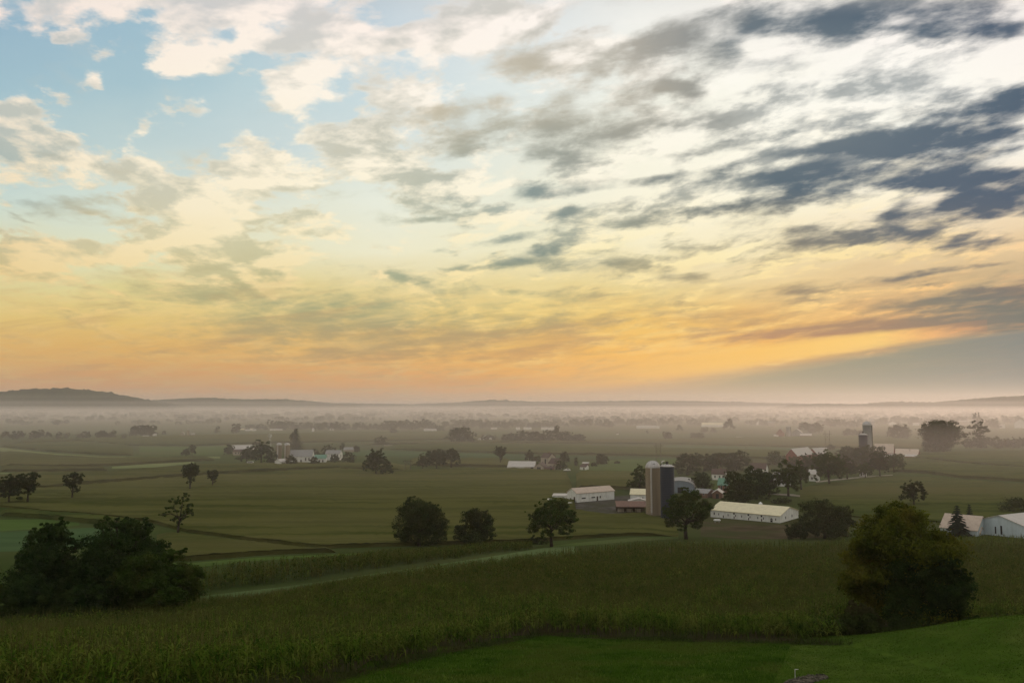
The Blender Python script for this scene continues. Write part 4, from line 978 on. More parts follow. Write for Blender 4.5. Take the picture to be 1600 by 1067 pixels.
hill([(170,634),(230,626),(300,622),(330,621.5),(380,624),(440,624),(500,628),(560,634),(600,640)], 6300, 2, 800, 8)
hill([(380,637),(460,631),(540,630),(640,632),(720,629),(770,625),(810,627),(860,628),(930,627),(1000,626),(1090,627),(1180,629),(1300,632)], 7000, 3, 900, 11)
hill([(720,641),(790,638),(850,637),(900,640),(960,641)], 5200, 5, 500, 4)
hill([(1200,634),(1290,631),(1340,632),(1400,628),(1450,629),(1500,626),(1540,622),(1600,619),(1700,615)], 5600, 4, 800, 11)

# ------------------------------------------------------------------ farm buildings
def openings(root, lst, axis, wall_len, mats=None):
    """openings: (kind, u, z, w, h) on the face; u is metres along the face from the corner. axis 'f' = front face (towards -x), 's' = side face (towards +y)"""
    for (kind, u, z, w, h) in lst:
        mb = MB(); fr = MB(); t = .06
        def bx(m, a0, a1, z0, z1, d0, d1):
            if axis == 'f': m.box(-a1, -a0, -d1, -d0, z0, z1)
            else: m.box(d0, d1, a0, a1, z0, z1)
        if kind == 'window':
            bx(fr, u-.08, u+w+.08, z-.08, z+h+.08, .004, .05); o = fr.build('window', M['trim'], root)
            bx(mb, u, u+w, z, z+h, .05, .062); mb.build('pane', M['glass'], o)
        elif kind == 'door':
            bx(fr, u, u+w, z, z+h, .004, .06); o = fr.build('door', M['door'], root)
            bx(mb, u+w*.82, u+w*.90, z+h*.45, z+h*.52, .06, .12); mb.build('handle', M['dark_metal'], o)
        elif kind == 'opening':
            bx(fr, u, u+w, z, z+h, .004, .03); fr.build('door', M['glass'], root)  # dark panel on the wall, standing in for the unlit inside of a doorway
        elif kind == 'garage_door':
            bx(fr, u, u+w, z, z+h, .004, .05); o = fr.build('garage_door', M['white'], root)
            bx(mb, u+.15*w, u+w*.85, z+h*.52, z+h*.72, .05, .06); mb.build('pane', M['glass'], o)
def building(corner, xl, xr, phi, eave, rise, ridge, wall, roof, label, cat, name='farm_building', front=(), side=(), depth=None, profile='gable', over=.4, chimney=False, group=None, trim=False, roof2=None, Yfix=None):
    """a building seen corner-on: the face to the left runs to column xl, the face to the right to column xr.
    eave and rise are photo pixels at the corner; ridge 'l' runs along the left face, 'r' along the right face"""
    X, Y, Z = ground_at(*corner); f = px_m(Y); a = R(phi) + math.atan2(X, Y)   # phi is measured from the line of sight
    def go(dx, dy, p):
        k = (X / Y) + (p - corner[0]) / F_PX * 0.985
        return (k * Y - X) / (dx - k * dy)
    L = go(-math.cos(a), math.sin(a), xl)
    D = depth if xr is None else go(math.sin(a), math.cos(a), xr)
    L = min(max(L, 1.0), 90); D = min(max(D, 2.0), 90)
    root = empty(name, (X, Y, Z), -a, label, cat, group)
    H = eave * f; rs = rise * f
    span = D if ridge == 'l' else L                                  # gable width
    def prof(w, o=0.0, dz=0.0):
        if profile == 'gable': p = [(0-o, H - o*rs/(w/2)), (w/2, H+rs), (w+o, H - o*rs/(w/2))]
        elif profile == 'gambrel': p = [(0-o, H-o*.6), (w*.20, H+rs*.66), (w/2, H+rs), (w*.80, H+rs*.66), (w+o, H-o*.6)]
        elif profile == 'arch': p = [(w/2 + (w/2+o)*(-math.cos(t)) , H + rs*math.sin(t)**.8 - (o*.3 if t in (0, math.pi) else 0)) for t in [math.pi*i/10 for i in range(11)]]
        elif profile == 'mono': p = [(0-o, H), (w+o, H+rs)]
        return [(h, z+dz) for h, z in p]
    axis = 'x' if ridge == 'l' else 'y'
    # local frame: the left face lies on y = 0 from x = -L to 0, the right face on x = 0 from y = 0 to D
    wp = prof(span, 0, -.02)
    base = [(0, -1.2)] + wp + [(span, -1.2)]
    mb = MB()
    if axis == 'y': mb.prism([(h - L, z) for h, z in base], 0, D, 'y')
    else: mb.prism(base, -L, 0, 'x')
    mb.build('wall', M[wall], root)
    lo = prof(span, over, .012); hi = prof(span, over, .20)
    rf = MB()
    for i in range(len(lo) - 1):
        q = [lo[i], lo[i+1], hi[i+1], hi[i]]
        if axis == 'y': rf.prism([(h - L, z) for h, z in q], -over, D + over, 'y')
        else: rf.prism(q, -L - over, over, 'x')
    ro = rf.build('roof', M[roof], root)
    if chimney:
        c = MB()
        if axis == 'y': c.box(-L/2-.4, -L/2+.4, D*.35, D*.35+.8, H, H+rs+1.1)
        else: c.box(-L*.4, -L*.4+.8, D/2-.4, D/2+.4, H, H+rs+1.1)
        c.build('chimney', M['brick'], ro)
    if trim:
        c = MB(); c.box(-.12, .03, -.03, .12, 0, H); c.build('corner_board', M['trim'], root)
    def spread(spec, Lw):
        out = []
        for (k, u0, w, z, h) in spec:                                # fractions of the face length, metres of height
            out.append((k, u0 * Lw, z, w * Lw if w < 1 else w, h))
        return out
    openings(root, spread(front, L), 'f', L); openings(root, spread(side, D), 's', D)
    return root

# long white poultry barn
building((1218.6,817), 1110.5, 1248, 21, 10.8, 9.5, 'l', 'white', 'cream_roof', 'long white low barn with a cream roof and a row of small windows', 'barn', 'long_barn',
  front=[('window',.05,.011,.9,.9)]+[('window',u,.011,.9,.9) for u in (.11,.22,.30,.41,.53,.62,.73,.87)]+[('window',.935,.016,1.0,1.0)]+[('door',u,.014,.05,1.0) for u in (.245,.41+.02,.62+.02,.80)]+[('window',u,.022,1.8,.8) for u in (.242,.428,.637)]+[('opening',.10,.030,.1,1.5)],
  side=[('window',.28,.035,1.0,1.1),('window',.62,.035,1.0,1.1)], trim=True)
# white shed with two garage doors, gable towards the left
building((901.5,785), 886, 960, 52, 14, 6.5, 'r', 'white', 'pink_roof', 'white shed with two garage doors and a pinkish tin roof on the gravel yard', 'shed', 'machine_shed',
  front=[('door',.18,.14,.1,2.6),('door',.58,.12,.9,.9)], side=[('garage_door',.10,.15,.1,3.0),('garage_door',.36,.14,.1,3.0),('door',.52,.04,.1,2.3),('window',.60,.03,1.3,1.2)], trim=True)
building((886,781), 863, None, 4, 6, 0.6, 'l', 'white', 'pale_roof', 'low white walled bunker left of the shed with garage doors', 'shed', 'bunker_shed', depth=9, profile='mono', over=.1)
building((1014,784), 985, None, 3, 11, 6.5, 'l', 'white', 'cream_roof', 'white shed with a cream roof just left of the concrete silo', 'shed', 'storage_shed', depth=13, front=[('window',.3,.05,1.2,1.2)], trim=True)
building((1014,788), 983, None, -4, 4.5, 4, 'r', 'white', 'pale_roof', 'small low white gabled lean-to in front of the cream roofed shed', 'shed', 'lean_to_shed', depth=6, front=[('opening',.35,.08,.1,1.1),('opening',.52,.08,.1,1.1)])
def lean_to():
    X, Y, Z = ground_at(1010, 801); f = px_m(Y)
    r = empty('pole_shed', (X, Y, Z), R(-3), 'low open pole shed with a rusty tin roof at the foot of the concrete silo', 'shed')
    L = 46 * f; rf = MB(); rf.prism([(-.3, 2.6), (7.5, 4.4), (7.5, 4.55), (-.3, 2.75)], -L, .5, 'x'); rf.build('roof', M['rust_roof'], r)
    MB().box(-L+.3, 0, 7.0, 7.2, -.5, 4.2).build('back_wall', M['door'], r)
    for i in range(7): MB().box(-L + .4 + i*(L-.8)/6, -L + .6 + i*(L-.8)/6, .1, .3, -.4, 2.7).build('post', M['pole'], r)
    for i in range(3): MB().box(-L + 1 + i*4, -L + 3.6 + i*4, 2.5, 4.8, -.3, 1.3).build('feed_bin', M['tanwall'], r)
lean_to()
building((1085,771), 1040, None, 2, 8, 11, 'r', 'bluegrey', 'grey_roof', 'blue grey barn with a rounded arched roof right of the dark silo', 'barn', 'round_roof_barn', depth=24, profile='arch', over=.2, front=[('opening',.38,.2,.1,3.2)])
building((1105,778), 1083, 1117, 18, 7, 4.5, 'l', 'brick', 'grey_roof', 'low long brick shed with a grey tan roof left of the little brick gable', 'shed', 'brick_shed', front=[('window',.2,.08,1.4,1.2),('window',.55,.08,1.4,1.2)])
building((1128.5,779), 1113, None, 5, 8, 5, 'r', 'brick', 'pale_roof', 'small brick gable building with pale roof edges', 'outbuilding', 'brick_outbuilding', depth=9, front=[('opening',.34,.3,.05,2.4)], trim=False)
building((1137,770), 1122, None, 8, 12, 9, 'l', 'brick', 'green_roof', 'brick house with a bright green roof half hidden by a big tree', 'house', 'brick_house', depth=9, front=[('window',.12,.14,1.5,.9),('window',.58,.14,1.5,.9),('window',.12,.14,1.5,3.4),('window',.58,.14,1.5,3.4)], chimney=True)
building((1133,750), 1112, None, 6, 9, 7, 'l', 'white', 'dark_roof', 'white house with a dark red roof between the dark belt and the green roof', 'house', 'white_house', depth=9, front=[('window',.1,.1,1.3,1.6),('window',.35,.1,1.3,1.6),('window',.7,.1,1.3,1.6)], chimney=True)
building((1196,741), 1172, None, 12, 8, 8, 'l', 'white', 'dark_roof', 'house with a reddish roof among the trees left of the red barn', 'house', 'red_roof_house', depth=10, front=[('window',.2,.1,1.3,1.8),('window',.6,.1,1.3,1.8)])
building((1228,760), 1206, 1236, 15, 12, 8, 'l', 'white', 'grey_roof', 'white house with a grey roof behind the loose tree, below the red barn', 'house', 'grey_roof_house', front=[('window',.15,.12,1.4,1.8),('window',.45,.12,1.4,1.8),('door',.72,.1,.1,2.2)])
building((1279,752), 1264, None, 6, 11, 6, 'l', 'white', 'pale_roof', 'small white house with a pale roof behind the road side trees', 'house', 'cottage', depth=8, front=[('window',.2,.16,1.2,1.4),('window',.6,.16,1.2,1.4)])
building((1353,745), 1343, None, 4, 10, 4, 'r', 'white', 'pale_roof', 'narrow white house at the road below the tall silo', 'house', 'road_house', depth=8, front=[('window',.2,.2,1.3,1.2),('window',.6,.2,1.3,1.2),('window',.2,.2,1.3,4.4),('window',.6,.2,1.3,4.4)])
# red barn farm
building((1246,729), 1228, 1272, 22, 17, 10, 'r', 'red', 'pale_roof', 'large red barn with a pale tin roof, gable and white corner board showing', 'barn', 'red_barn', front=[('opening',.4,.16,.1,3.4)], trim=True)
building((1277,722), 1262, 1292, 30, 13, 8, 'r', 'red', 'pale_roof', 'smaller red barn wing with a pale roof right of the large red barn', 'barn', 'barn_wing', trim=False)
building((1293,703), 1280, None, 4, 1.6, 1.5, 'l', 'red', 'pale_roof', 'tiny pale roofed shed behind the red barn wing', 'shed', 'field_shed', depth=9)
building((1396,722), 1366, None, 4, 14, 13, 'l', 'red', 'pink_roof', 'red barn with a pinkish roof at the foot of the tall silo', 'barn', 'pink_roof_barn', depth=22, trim=False)
building((1398,724), 1376, None, 4, 11, 2.5, 'l', 'greywall', 'pale_roof', 'low white fronted milk house against the red barn with a pinkish roof', 'shed', 'milk_house', depth=6, profile='mono')
building((1434,714), 1398, None, 5, 3.0, 8.0, 'l', 'red', 'pink_roof', 'wide low shed with a pinkish roof right of the pink roofed red barn', 'shed', 'cattle_shed', depth=24)
building((1431,716), 1414, None, 5, 2.6, 2.5, 'l', 'red', 'pale_roof', 'small pale roofed lean-to in front of the wide low pinkish shed', 'shed', 'small_lean_to', depth=7, profile='mono')
building((1430,719), 1409, None, 5, 1.0, .8, 'l', 'white', 'pale_roof', 'low flat white bunker cover in the field beside the pinkish sheds', 'shed', 'bunker_cover', depth=6, profile='mono')
# right edge
building((1527,838), 1470, None, 14, 9, 18, 'l', 'whiteblue', 'pink_roof', 'pinkish barn with a steep wide roof behind the dark spruce', 'barn', 'gambrel_barn', depth=15)
building((1531,837), 1503, None, 10, 4, 7.5, 'l', 'white', 'pink_roof', 'low shed with a pinkish roof between the spruce and the big pale barn', 'shed', 'low_shed', depth=7)
building((1602,841), 1526, 1640, 30, 18, 12, 'r', 'whiteblue', 'pale_roof', 'big pale blue white barn with dark doorways at the right edge', 'barn', 'pale_barn', front=[('opening',.45,.040,.2,3.2),('opening',.575,.030,.2,2.6),('opening',.70,.0,.0,.0),('opening',.83,.040,.2,2.6),('opening',.925,.040,.2,2.6)], trim=True)
# centre farm
building((835,733), 793, None, 5, 3.6, 7, 'l', 'tanwall', 'pale_roof', 'long shed with a wide white roof left of the gabled farmhouses', 'shed', 'white_roof_shed', depth=20, front=[('opening',.04,.10,.1,1.8)])
building((818,733.5), 792, None, 5, 1.6, .9, 'l', 'white', 'pale_roof', 'low white wing along the front of the wide white roofed shed', 'shed', 'shed_wing', depth=4, profile='mono')
building((849,734), 835, None, 10, 5, 5, 'r', 'tanwall', 'dark_roof', 'small gabled end with a dark doorway at the right end of the white roofed shed', 'shed', 'gable_shed', depth=16, front=[('opening',.30,.42,.1,2.0)])
building((857,728), 845, 868, 35, 13, 6, 'l', 'tanwall', 'dark_roof', 'tall tan farmhouse with a dark red roof, rear one of the two gabled houses', 'house', 'farmhouse', front=[('window',.3,.2,1.4,1.2),('window',.3,.2,1.4,4.2)], side=[('window',.3,.14,1.4,1.2),('window',.6,.14,1.4,4.2)], chimney=True)
building((869,733), 857, 880, 35, 9, 7, 'l', 'tanwall', 'dark_roof', 'lower tan farmhouse with a dark red roof, front one of the two gabled houses', 'house', 'farmhouse', front=[('window',.2,.2,1.4,1.2),('window',.6,.2,1.4,1.2)], side=[('window',.4,.16,1.4,1.2)])
building((866,734.5), 850, None, 2, 3.5, 2, 'l', 'brick', 'dark_roof', 'low porch like shed in front of the two gabled farmhouses', 'shed', 'porch_shed', depth=4, front=[('opening',.2,.2,.1,1.5)])
building((915,734), 906, 920, 20, 4.5, 3, 'l', 'white', 'dark_roof', 'little white shed with a dark roof in the grass right of the farmhouses', 'shed', 'little_shed', front=[('opening',.2,.2,.1,1.6)])
building((919,728), 910, None, 8, 4, 1.5, 'l', 'brick', 'pale_roof', 'small brown shed with a flat white roof behind the little white shed', 'shed', 'flat_roof_shed', depth=6)
# left farm
building((396,709), 363, None, 2, 7, 6, 'l', 'tanwall', 'pale_roof', 'long pale roofed barn at the left end of the left farm', 'barn', 'long_shed', depth=16)
building((377,711), 364, None, 4, 5.5, 3, 'l', 'tanwall', 'dark_roof', 'small brown roofed house in front of the long pale roofed barn', 'house', 'brown_house', depth=8, front=[('window',.25,.15,1.4,1.6),('window',.6,.15,1.4,1.6)])
building((487,722), 452, None, 8, 9, 9, 'l', 'white', 'grey_roof', 'barn with a plain grey roof and whitish wall, right of the two silos', 'barn', 'grey_roof_barn', depth=16, front=[('window',.10,.05,1.3,2.6),('window',.25,.05,1.3,2.6),('opening',.45,.06,.1,2.2)])
building((438,728.5), 429, 448, 38, 7.5, 3.2, 'r', 'white', 'pale_roof', 'small bright white shed at the field edge below the two silos', 'shed', 'white_shed', side=[('opening',.25,.5,.2,2.4)])
building((509,722), 491, None, 5, 6, 5, 'l', 'white', 'green_roof', 'low white outbuilding with a dull green roof left of the white farmhouse', 'outbuilding', 'green_roof_outbuilding', depth=9, front=[('opening',.2,.12,.1,1.9),('opening',.5,.12,.1,1.9)])
building((530,719), 508, 535, 15, 10, 5, 'l', 'white', 'grey_roof', 'white farmhouse with two rows of windows at the right of the left farm', 'house', 'white_farmhouse', front=[('window',.1,.08,1.5,3.8),('window',.3,.08,1.5,3.8),('window',.5,.08,1.5,3.8),('window',.1,.08,1.6,1.1),('window',.5,.08,1.6,1.1)], side=[('window',.4,.2,1.4,3.6)], chimney=True)
building((553,706), 537, None, 4, 3.5, 3.5, 'l', 'tanwall', 'grey_roof', 'low grey house with a long roof far right of the left farm', 'house', 'low_house', depth=9)
# far misty farms: one wall mesh and one roof each
FARB = [
 ((1253,683),1237,None,5,7,6,'r','greywall','pale_roof','misty barn with a white roof right of the far grey silo','barn'),
 ((1225,684),1213,None,5,8,6,'r','red','dark_roof','misty red barn left of the far grey silo','barn'),
 ((1268,683.5),1250,None,3,3,3,'l','red','pale_roof','misty low red shed with a white roof right of the far barn','shed'),
 ((1216,684),1209,None,3,3,1.5,'l','white','pale_roof','tiny white shed left of the misty red barn','shed'),
 ((1129,667),1096,None,2,3,3.5,'l','white','cream_roof','far long building with a wide pale roof in the mist','barn'),
 ((1030,669.5),994,None,2,3,1,'l','white','pale_roof','far low white building in the mist left of the wide pale roof','barn'),
 ((1188,664),1182,None,5,4,2.5,'r','white','grey_roof','far small white gabled house in the mist','house'),
 ((1211,666.5),1200,None,4,6,2,'l','tanwall','grey_roof','far boxy house in the mist right of the small gabled one','house'),
 ((1570,669),1562,None,2,5,1,'l','white','pale_roof','far long white wall left of the misty white house at the right edge','barn'),
 ((1604,669),1585,None,6,8,6,'r','white','grey_roof','misty white house at the right edge beyond the hedge','house'),
 ((1400,664),1388,None,3,3,2.5,'r','white','pale_roof','far white barn in the mist right of the tall silo','barn'),
 ((1436,664.5),1426,None,3,3,1,'l','white','pale_roof','far low white shed in the misty row above the rounded tree','shed'),
 ((1515,664),1498,None,3,5,2,'l','tanwall','pale_roof','far pale house in the mist behind the very large tree','house'),
 ((866,672),845,None,3,3,1.2,'l','white','pale_roof','far long white shed above the right end of the hedge','shed'),
 ((830,671.5),818,None,3,2.6,1.2,'l','white','pale_roof','far white shed above the middle of the hedge','shed'),
 ((812,671.5),806,None,3,2.6,1.2,'l','white','pale_roof','far smallest white shed above the hedge','shed'),
 ((776,670.5),767,None,3,1.6,.8,'l','white','pale_roof','far white low strip building left of the hedge','shed'),
 ((752,689.5),746,None,3,3,1.5,'r','white','pale_roof','small white shed at the foot of the broad hazy tree','shed'),
 ((760,687),754,None,3,5,2,'r','white','grey_roof','small white house between broad hazy tree and hedge','house'),
 ((768,689),764,None,3,4,1.5,'r','white','grey_roof','narrow white shed left end of the hedge','shed'),
 ((682,674.5),662,None,3,2.5,2,'l','white','pale_roof','far shed with a pale roof under the misty row left of centre','shed'),
 ((490.5,674),487,None,3,4,1.5,'r','white','pale_roof','far tiny bright white shed right of the misty row','shed'),
 ((504,670.5),499,None,3,3,2,'r','white','pale_roof','far white cottage between two dark misty trees','house'),
 ((521,672.5),515,None,3,3,2,'r','white','pale_roof','far white cottage right of the dark misty trees','house'),
 ((244,681.5),238,None,3,3,1,'l','white','pale_roof','far white shed left of the dome shaped tree','shed'),
 ((232,683),222,None,3,1.6,.8,'l','white','pale_roof','far low white shed under the dense clump','shed'),
 ((288,682),281,None,3,4,3,'r','tanwall','pale_roof','far pale barn left of the far left silo','barn'),
 ((304,682),298,None,3,4,1,'l','tanwall','pale_roof','far grey shed right of the far left silo','shed'),
 ((400,673),383,None,2,1.4,.8,'l','white','pale_roof','far long white greenhouse strip above the left farm','greenhouse'),
 ((441,672.5),421,None,2,1.3,.8,'l','white','pale_roof','far white strip building under the tall ragged trees','shed'),
 ((395,671.5),375,None,2,1.4,.6,'l','cream_roof','cream_roof','far pale yellowish strip of barn roof above the dark far tree','barn'),
 ((1182,684.5),1150,None,2,1.0,.4,'l','white','pale_roof','far thin white strip building left of the misty red barn','shed'),
 ((966,679),963,None,2,.9,.4,'l','white','pale_roof','tiny white shed in the pale far field','shed'),
]
for c, xl, xr, phi, ev, rs, rd, wl, rfm, lb, ct in FARB:
    building(c, xl, xr, phi, ev, rs, rd, wl, rfm, lb, ct, 'far_' + {'house': 'house', 'barn': 'barn', 'shed': 'shed', 'greenhouse': 'greenhouse'}[ct], depth=13, over=.3)

# ------------------------------------------------------------------ silos
def silo(cx_, base_py, wpx, hpx, kind, label, at_dx=0, group=None, name='silo', chute='r', Y=None, roofpx=None):
    x, y, z = ground_at(cx_, base_py)
    if Y: x, y = ray(cx_, 640)[0] * Y, Y; z = float(terrain(x, y))
    f = px_m(y); r = wpx * f / 2; H = hpx * f
    root = empty(name, (x, y, z), 0, label, 'silo', group)
    rh = (roofpx * f) if roofpx else r * .95
    prof = [(r, -1)]
    zz = 0.0; bodyH = H - rh; k = int(bodyH / .75)
    for i in range(k + 1):                                           # steel hoops round the staves
        zz = bodyH * i / k; prof += [(r, zz), (r + .045, zz + .03), (r + .045, zz + .10), (r, zz + .13)] if i < k else [(r, bodyH)]
    bodymat = {'concrete': 'concrete', 'blue': 'enamel', 'grey': 'greywall'}[kind]
    MB().lathe(prof, 32).build('body', M[bodymat], root)
    if kind == 'blue':
        rp = [(r + .15, bodyH), (r + .15, bodyH + .25), (r * .55, bodyH + rh * .62), (.8, bodyH + rh * .8), (.01, bodyH + rh * .8)]
        ro = MB().lathe(rp, 32).build('roof', M['dome'], root)
        g = MB()
        for i in range(16):
            a = 6.283 * i / 16; b = 6.283 * (i + 1) / 16; p = (math.cos(a)*(r-.1), math.sin(a)*(r-.1), bodyH+.2); q = (p[0], p[1], bodyH + 1.2)
            g.tube(p, q, .04, n=4); g.tube(q, (math.cos(b)*(r-.1), math.sin(b)*(r-.1), bodyH+1.2), .035, n=4)
        g.build('guard_rail', M['dark_metal'], ro)
        c = MB(); c.lathe([(.45, bodyH+rh*.7), (.45, bodyH+rh*1.25), (.7, bodyH+rh*1.3), (.5, bodyH+rh*1.7), (.01, bodyH+rh*1.75)], 12)
        c.tube((.4, 0, bodyH + rh*1.2), (-r*.7, 0, bodyH + rh*1.35), .12, n=6); c.tube((-r*.7, 0, bodyH + rh*1.35), (-r*1.02, 0, bodyH + .2), .12, n=6)
        c.build('filler_hood', M['dark_metal'], root)
    else:
        dp = [(r * 1.02, bodyH - .1), (r * 1.04, bodyH)] + [(r * 1.02 * math.cos(t), bodyH + rh * math.sin(t)) for t in [math.pi/2 * i/8 for i in range(1, 9)]]
        ro = MB().lathe(dp, 32).build('dome', M['dome'], root, smooth=True)
        rb = MB()
        for i in range(12):
            a = 6.283 * i / 12 + .1
            for j in range(6):
                t0, t1 = math.pi/2 * j/6, math.pi/2 * (j+1)/6; P = lambda t: (math.cos(a)*(r*1.02*math.cos(t)+.03), math.sin(a)*(r*1.02*math.cos(t)+.03), bodyH + rh*math.sin(t)+.03)
                rb.tube(P(t0), P(t1), .05, n=4, cap=False)
        rb.box(-.5, .5, -r*.86, -r*.62, bodyH + rh*.25, bodyH + rh*.62)
        rb.build('dome_ribs', M['greywall'], ro)
    # unloading chute: a half round pipe up the wall, with its ladder cage
    ca = {'l': R(-112), 'm': R(-98), 'r': R(-18), 'none': 0}[chute]
    if chute != 'none':
        cxp, cyp = math.cos(ca) * (r + .28), math.sin(ca) * (r + .28)
        c = MB(); c.tube((cxp, cyp, bodyH * .06 if chute != 'r' else 0), (cxp, cyp, bodyH * 1.0), .38, n=12)
        for i in range(int(bodyH / 1.5)): c.tube((cxp, cyp, .8 + i*1.5), (cxp, cyp, .95 + i*1.5), .45, n=12)
        c.build('chute', M['dome' if chute != 'r' else 'dark_metal'], root)
    return root
silo(1021, 804, 22.5, 83, 'concrete', 'tall concrete silo with a ribbed metal dome and a pale pipe down its front', chute='l', roofpx=11)
silo(1043.5, 808, 21.5, 82, 'blue', 'tall dark blue silo with a flat white roof beside the concrete silo', chute='none', roofpx=4.5)
def standpipe(px, y0, hpx, label, r=.28):
    x, y, z = ground_at(px, y0); h = hpx * px_m(y); root = empty('filler_pipe', (x, y, z), 0, label, 'pipe')
    MB().tube((0, 0, -.2), (0, 0, h), r, n=10).build('pipe', M['dome'], root)
    c = MB(); c.tube((0, 0, h), (.5, 1.2, h + 1.3), r, n=10); c.tube((.5, 1.2, h + 1.3), (1.8, 3.2, h + 1.3), r*.8, n=10); c.build('elbow', M['dome'], root)
    b = MB()
    for i in range(8): b.box(-.4, .4, -.05, .35, 1.5 + i*h/8.5, 1.6 + i*h/8.5)
    b.build('bracket', M['dark_metal'], root)
standpipe(1035, 806, 79, 'thin pale filler pipe standing between the concrete and the dark blue silo')
silo(1356.5, 722, 13, 63, 'grey', 'very tall pale grey silo with a dark pipe, behind the dark pair of trees', chute='r', roofpx=6)
silo(1350, 726, 13, 49, 'blue', 'shorter dark blue silo left of the very tall grey silo', chute='none', roofpx=3)
silo(435.5, 722, 8.5, 30, 'concrete', 'left one of the twin grey silos at the left farm', chute='m', roofpx=3.5)
silo(448, 722, 8.5, 30, 'concrete', 'right one of the twin grey silos, next to the grey roofed barn', chute='l', roofpx=3.5)
silo(1232, 683.5, 6.5, 18, 'grey', 'far grey silo in the mist between red and white barns', chute='r', roofpx=1.5)
silo(294, 682, 4, 12, 'concrete', 'far small silo in the mist beyond the left crest', chute='none', roofpx=1.5)
silo(1362, 668, 8, 14, 'grey', 'far pale silo shape in the mist behind the very tall grey silo', chute='none', roofpx=4)
def farm_tower(px, py, hpx, label):
    x, y, z = ground_at(px, py); f = px_m(y); h = hpx * f; root = empty('windmill_tower', (x, y, z), 0, label, 'windmill')
    leg = [((sx*1.6, sy*1.6, 0), (sx*.35, sy*.35, h)) for sx in (-1, 1) for sy in (-1, 1)]
    for p, q in leg: MB().tube(p, q, .12, .07, n=5).build('leg', M['trim'], root)
    b = MB()
    for k in range(1, 6):
        t = k / 6; w = 1.6 + (.35 - 1.6) * t; b.tube((-w, -w, h*t), (w, -w, h*t), .05, n=4); b.tube((-w, w, h*t), (w, w, h*t), .05, n=4); b.tube((w, -w, h*t), (w, w, h*t), .05, n=4); b.tube((-w, -w, h*t), (-w, w, h*t), .05, n=4)
    b.build('brace', M['trim'], root)
    wh = MB(); R0 = 3.1 * f
    for i in range(18):
        a = 6.283 * i / 18; da = .13
        wh.add([(math.cos(a)*R0*.3, -.5, h+math.sin(a)*R0*.3), (math.cos(a+da*.5)*R0*.3, -.4, h+math.sin(a+da*.5)*R0*.3), (math.cos(a+da)*R0, -.3, h+math.sin(a+da)*R0), (math.cos(a-da)*R0, -.6, h+math.sin(a-da)*R0)], [(0, 1, 2, 3)])
    wh.tube((0, -.6, h), (0, .9, h), .25, n=10); wh.build('wheel', M['trim'], root)
    MB().add([(0, .8, h-.1), (.05, .8, h+.1), (.05, 3.6, h+.9), (0, 3.6, h-.9)], [(0, 1, 2, 3)]).build('tail_vane', M['trim'], root)
farm_tower(421, 724, 43, 'white windmill wheel on a lattice tower above the dark trees of the left farm')

# ------------------------------------------------------------------ poles, vehicles, small things
def hframe(px, py, wpx, hpx, label, group='two legged power line poles in the fields'):
    x, y, z = ground_at(px, py); f = px_m(y); w, h = wpx * f, hpx * f; root = empty('power_pole', (x, y, z), 0, label, 'power pole', group)
    for s in (-1, 1): MB().tube((s*w/2, 0, -.5), (s*w/2, 0, h), .22, .16, n=8).build('post', M['pole'], root)
    MB().box(-w*.9, w*.9, -.14, .14, h*.84, h*.84+.28).build('crossarm', M['pole'], root)
    b = MB(); b.tube((-w/2, 0, h*.55), (w/2, 0, h*.82), .09, n=5); b.tube((w/2, 0, h*.55), (-w/2, 0, h*.82), .09, n=5); b.box(-w*.5, w*.5, -.1, .1, h*.53, h*.53+.2); b.build('brace', M['pole'], root)
    for s in (-.85, 0, .85): MB().tube((s*w, 0, h*.84), (s*w, 0, h*.84-.9), .10, .13, n=6).build('insulator', M['dark_metal'], root)
hframe(1029, 722, 7, 30, 'two legged power pole standing in the strips behind the concrete silo')
hframe(1293.5, 705, 7, 32, 'two legged power pole standing behind the smaller red barn wing')
hframe(637, 735, 8, 17, 'two legged power pole in the middle field left of the group of three trees')
def pole(px, py, hpx, label):
    x, y, z = ground_at(px, py); h = hpx * px_m(y); root = empty('utility_pole', (x, y, z), 0, label, 'utility pole')
    MB().tube((0, 0, -.4), (0, 0, h), .17, .12, n=8).build('post', M['pole'], root)
    MB().box(-1.1, 1.1, -.07, .07, h*.92, h*.92+.14).build('crossarm', M['pole'], root)
pole(1166, 711, 12, 'single thin utility pole in the far strips above the farm belt')
pole(1422, 713, 11, 'single dark pole on the wide low pinkish shed yard')
pole(1182, 654, 9, 'far thin pole in the mist above the small gabled house')
def vehicle(px, py, Lm, Hm, rot, label, cat, name, van=False):
    x, y, z = ground_at(px, py); root = empty(name, (x, y, z + .06), R(rot), label, cat)
    w = 1.8; L = Lm
    if van: pr = [(0,.35),(0,1.0),(.12*L,1.15),(.24*L,Hm),(L*.99,Hm),(L,.35)]
    else: pr = [(0,.35),(0,.85),(.25*L,.95),(.38*L,Hm),(.78*L,Hm),(.95*L,.98),(L,.9),(L,.35)]
    MB().prism([(h - L/2, zz) for h, zz in pr], -w/2, w/2, 'y').build('body', M['vwhite'], root)
    for s in (-1, 1):
        for u in (.18, .80):
            m = MB(); m.tube((u*L - L/2, s*(w/2-.12), .33), (u*L - L/2, s*(w/2+.03), .33), .33, n=16); wo = m.build('wheel', M['tyre'], root)
            h = MB(); h.tube((u*L - L/2, s*(w/2+.03), .33), (u*L - L/2, s*(w/2+.045), .33), .19, n=12); h.build('rim', M['dome'], wo)
        a0, a1 = (.22, .92) if van else (.36, .80)
        m = MB(); y0, y1 = sorted((s*(w/2+.004), s*(w/2+.02)))
        z0, z1 = (Hm*.62, Hm*.88) if van else (.98, Hm-.08)
        m.box(a0*L+.35 - L/2, a1*L - L/2 - .1, y0, y1, z0, z1); m.build('window', M['glass'], root)
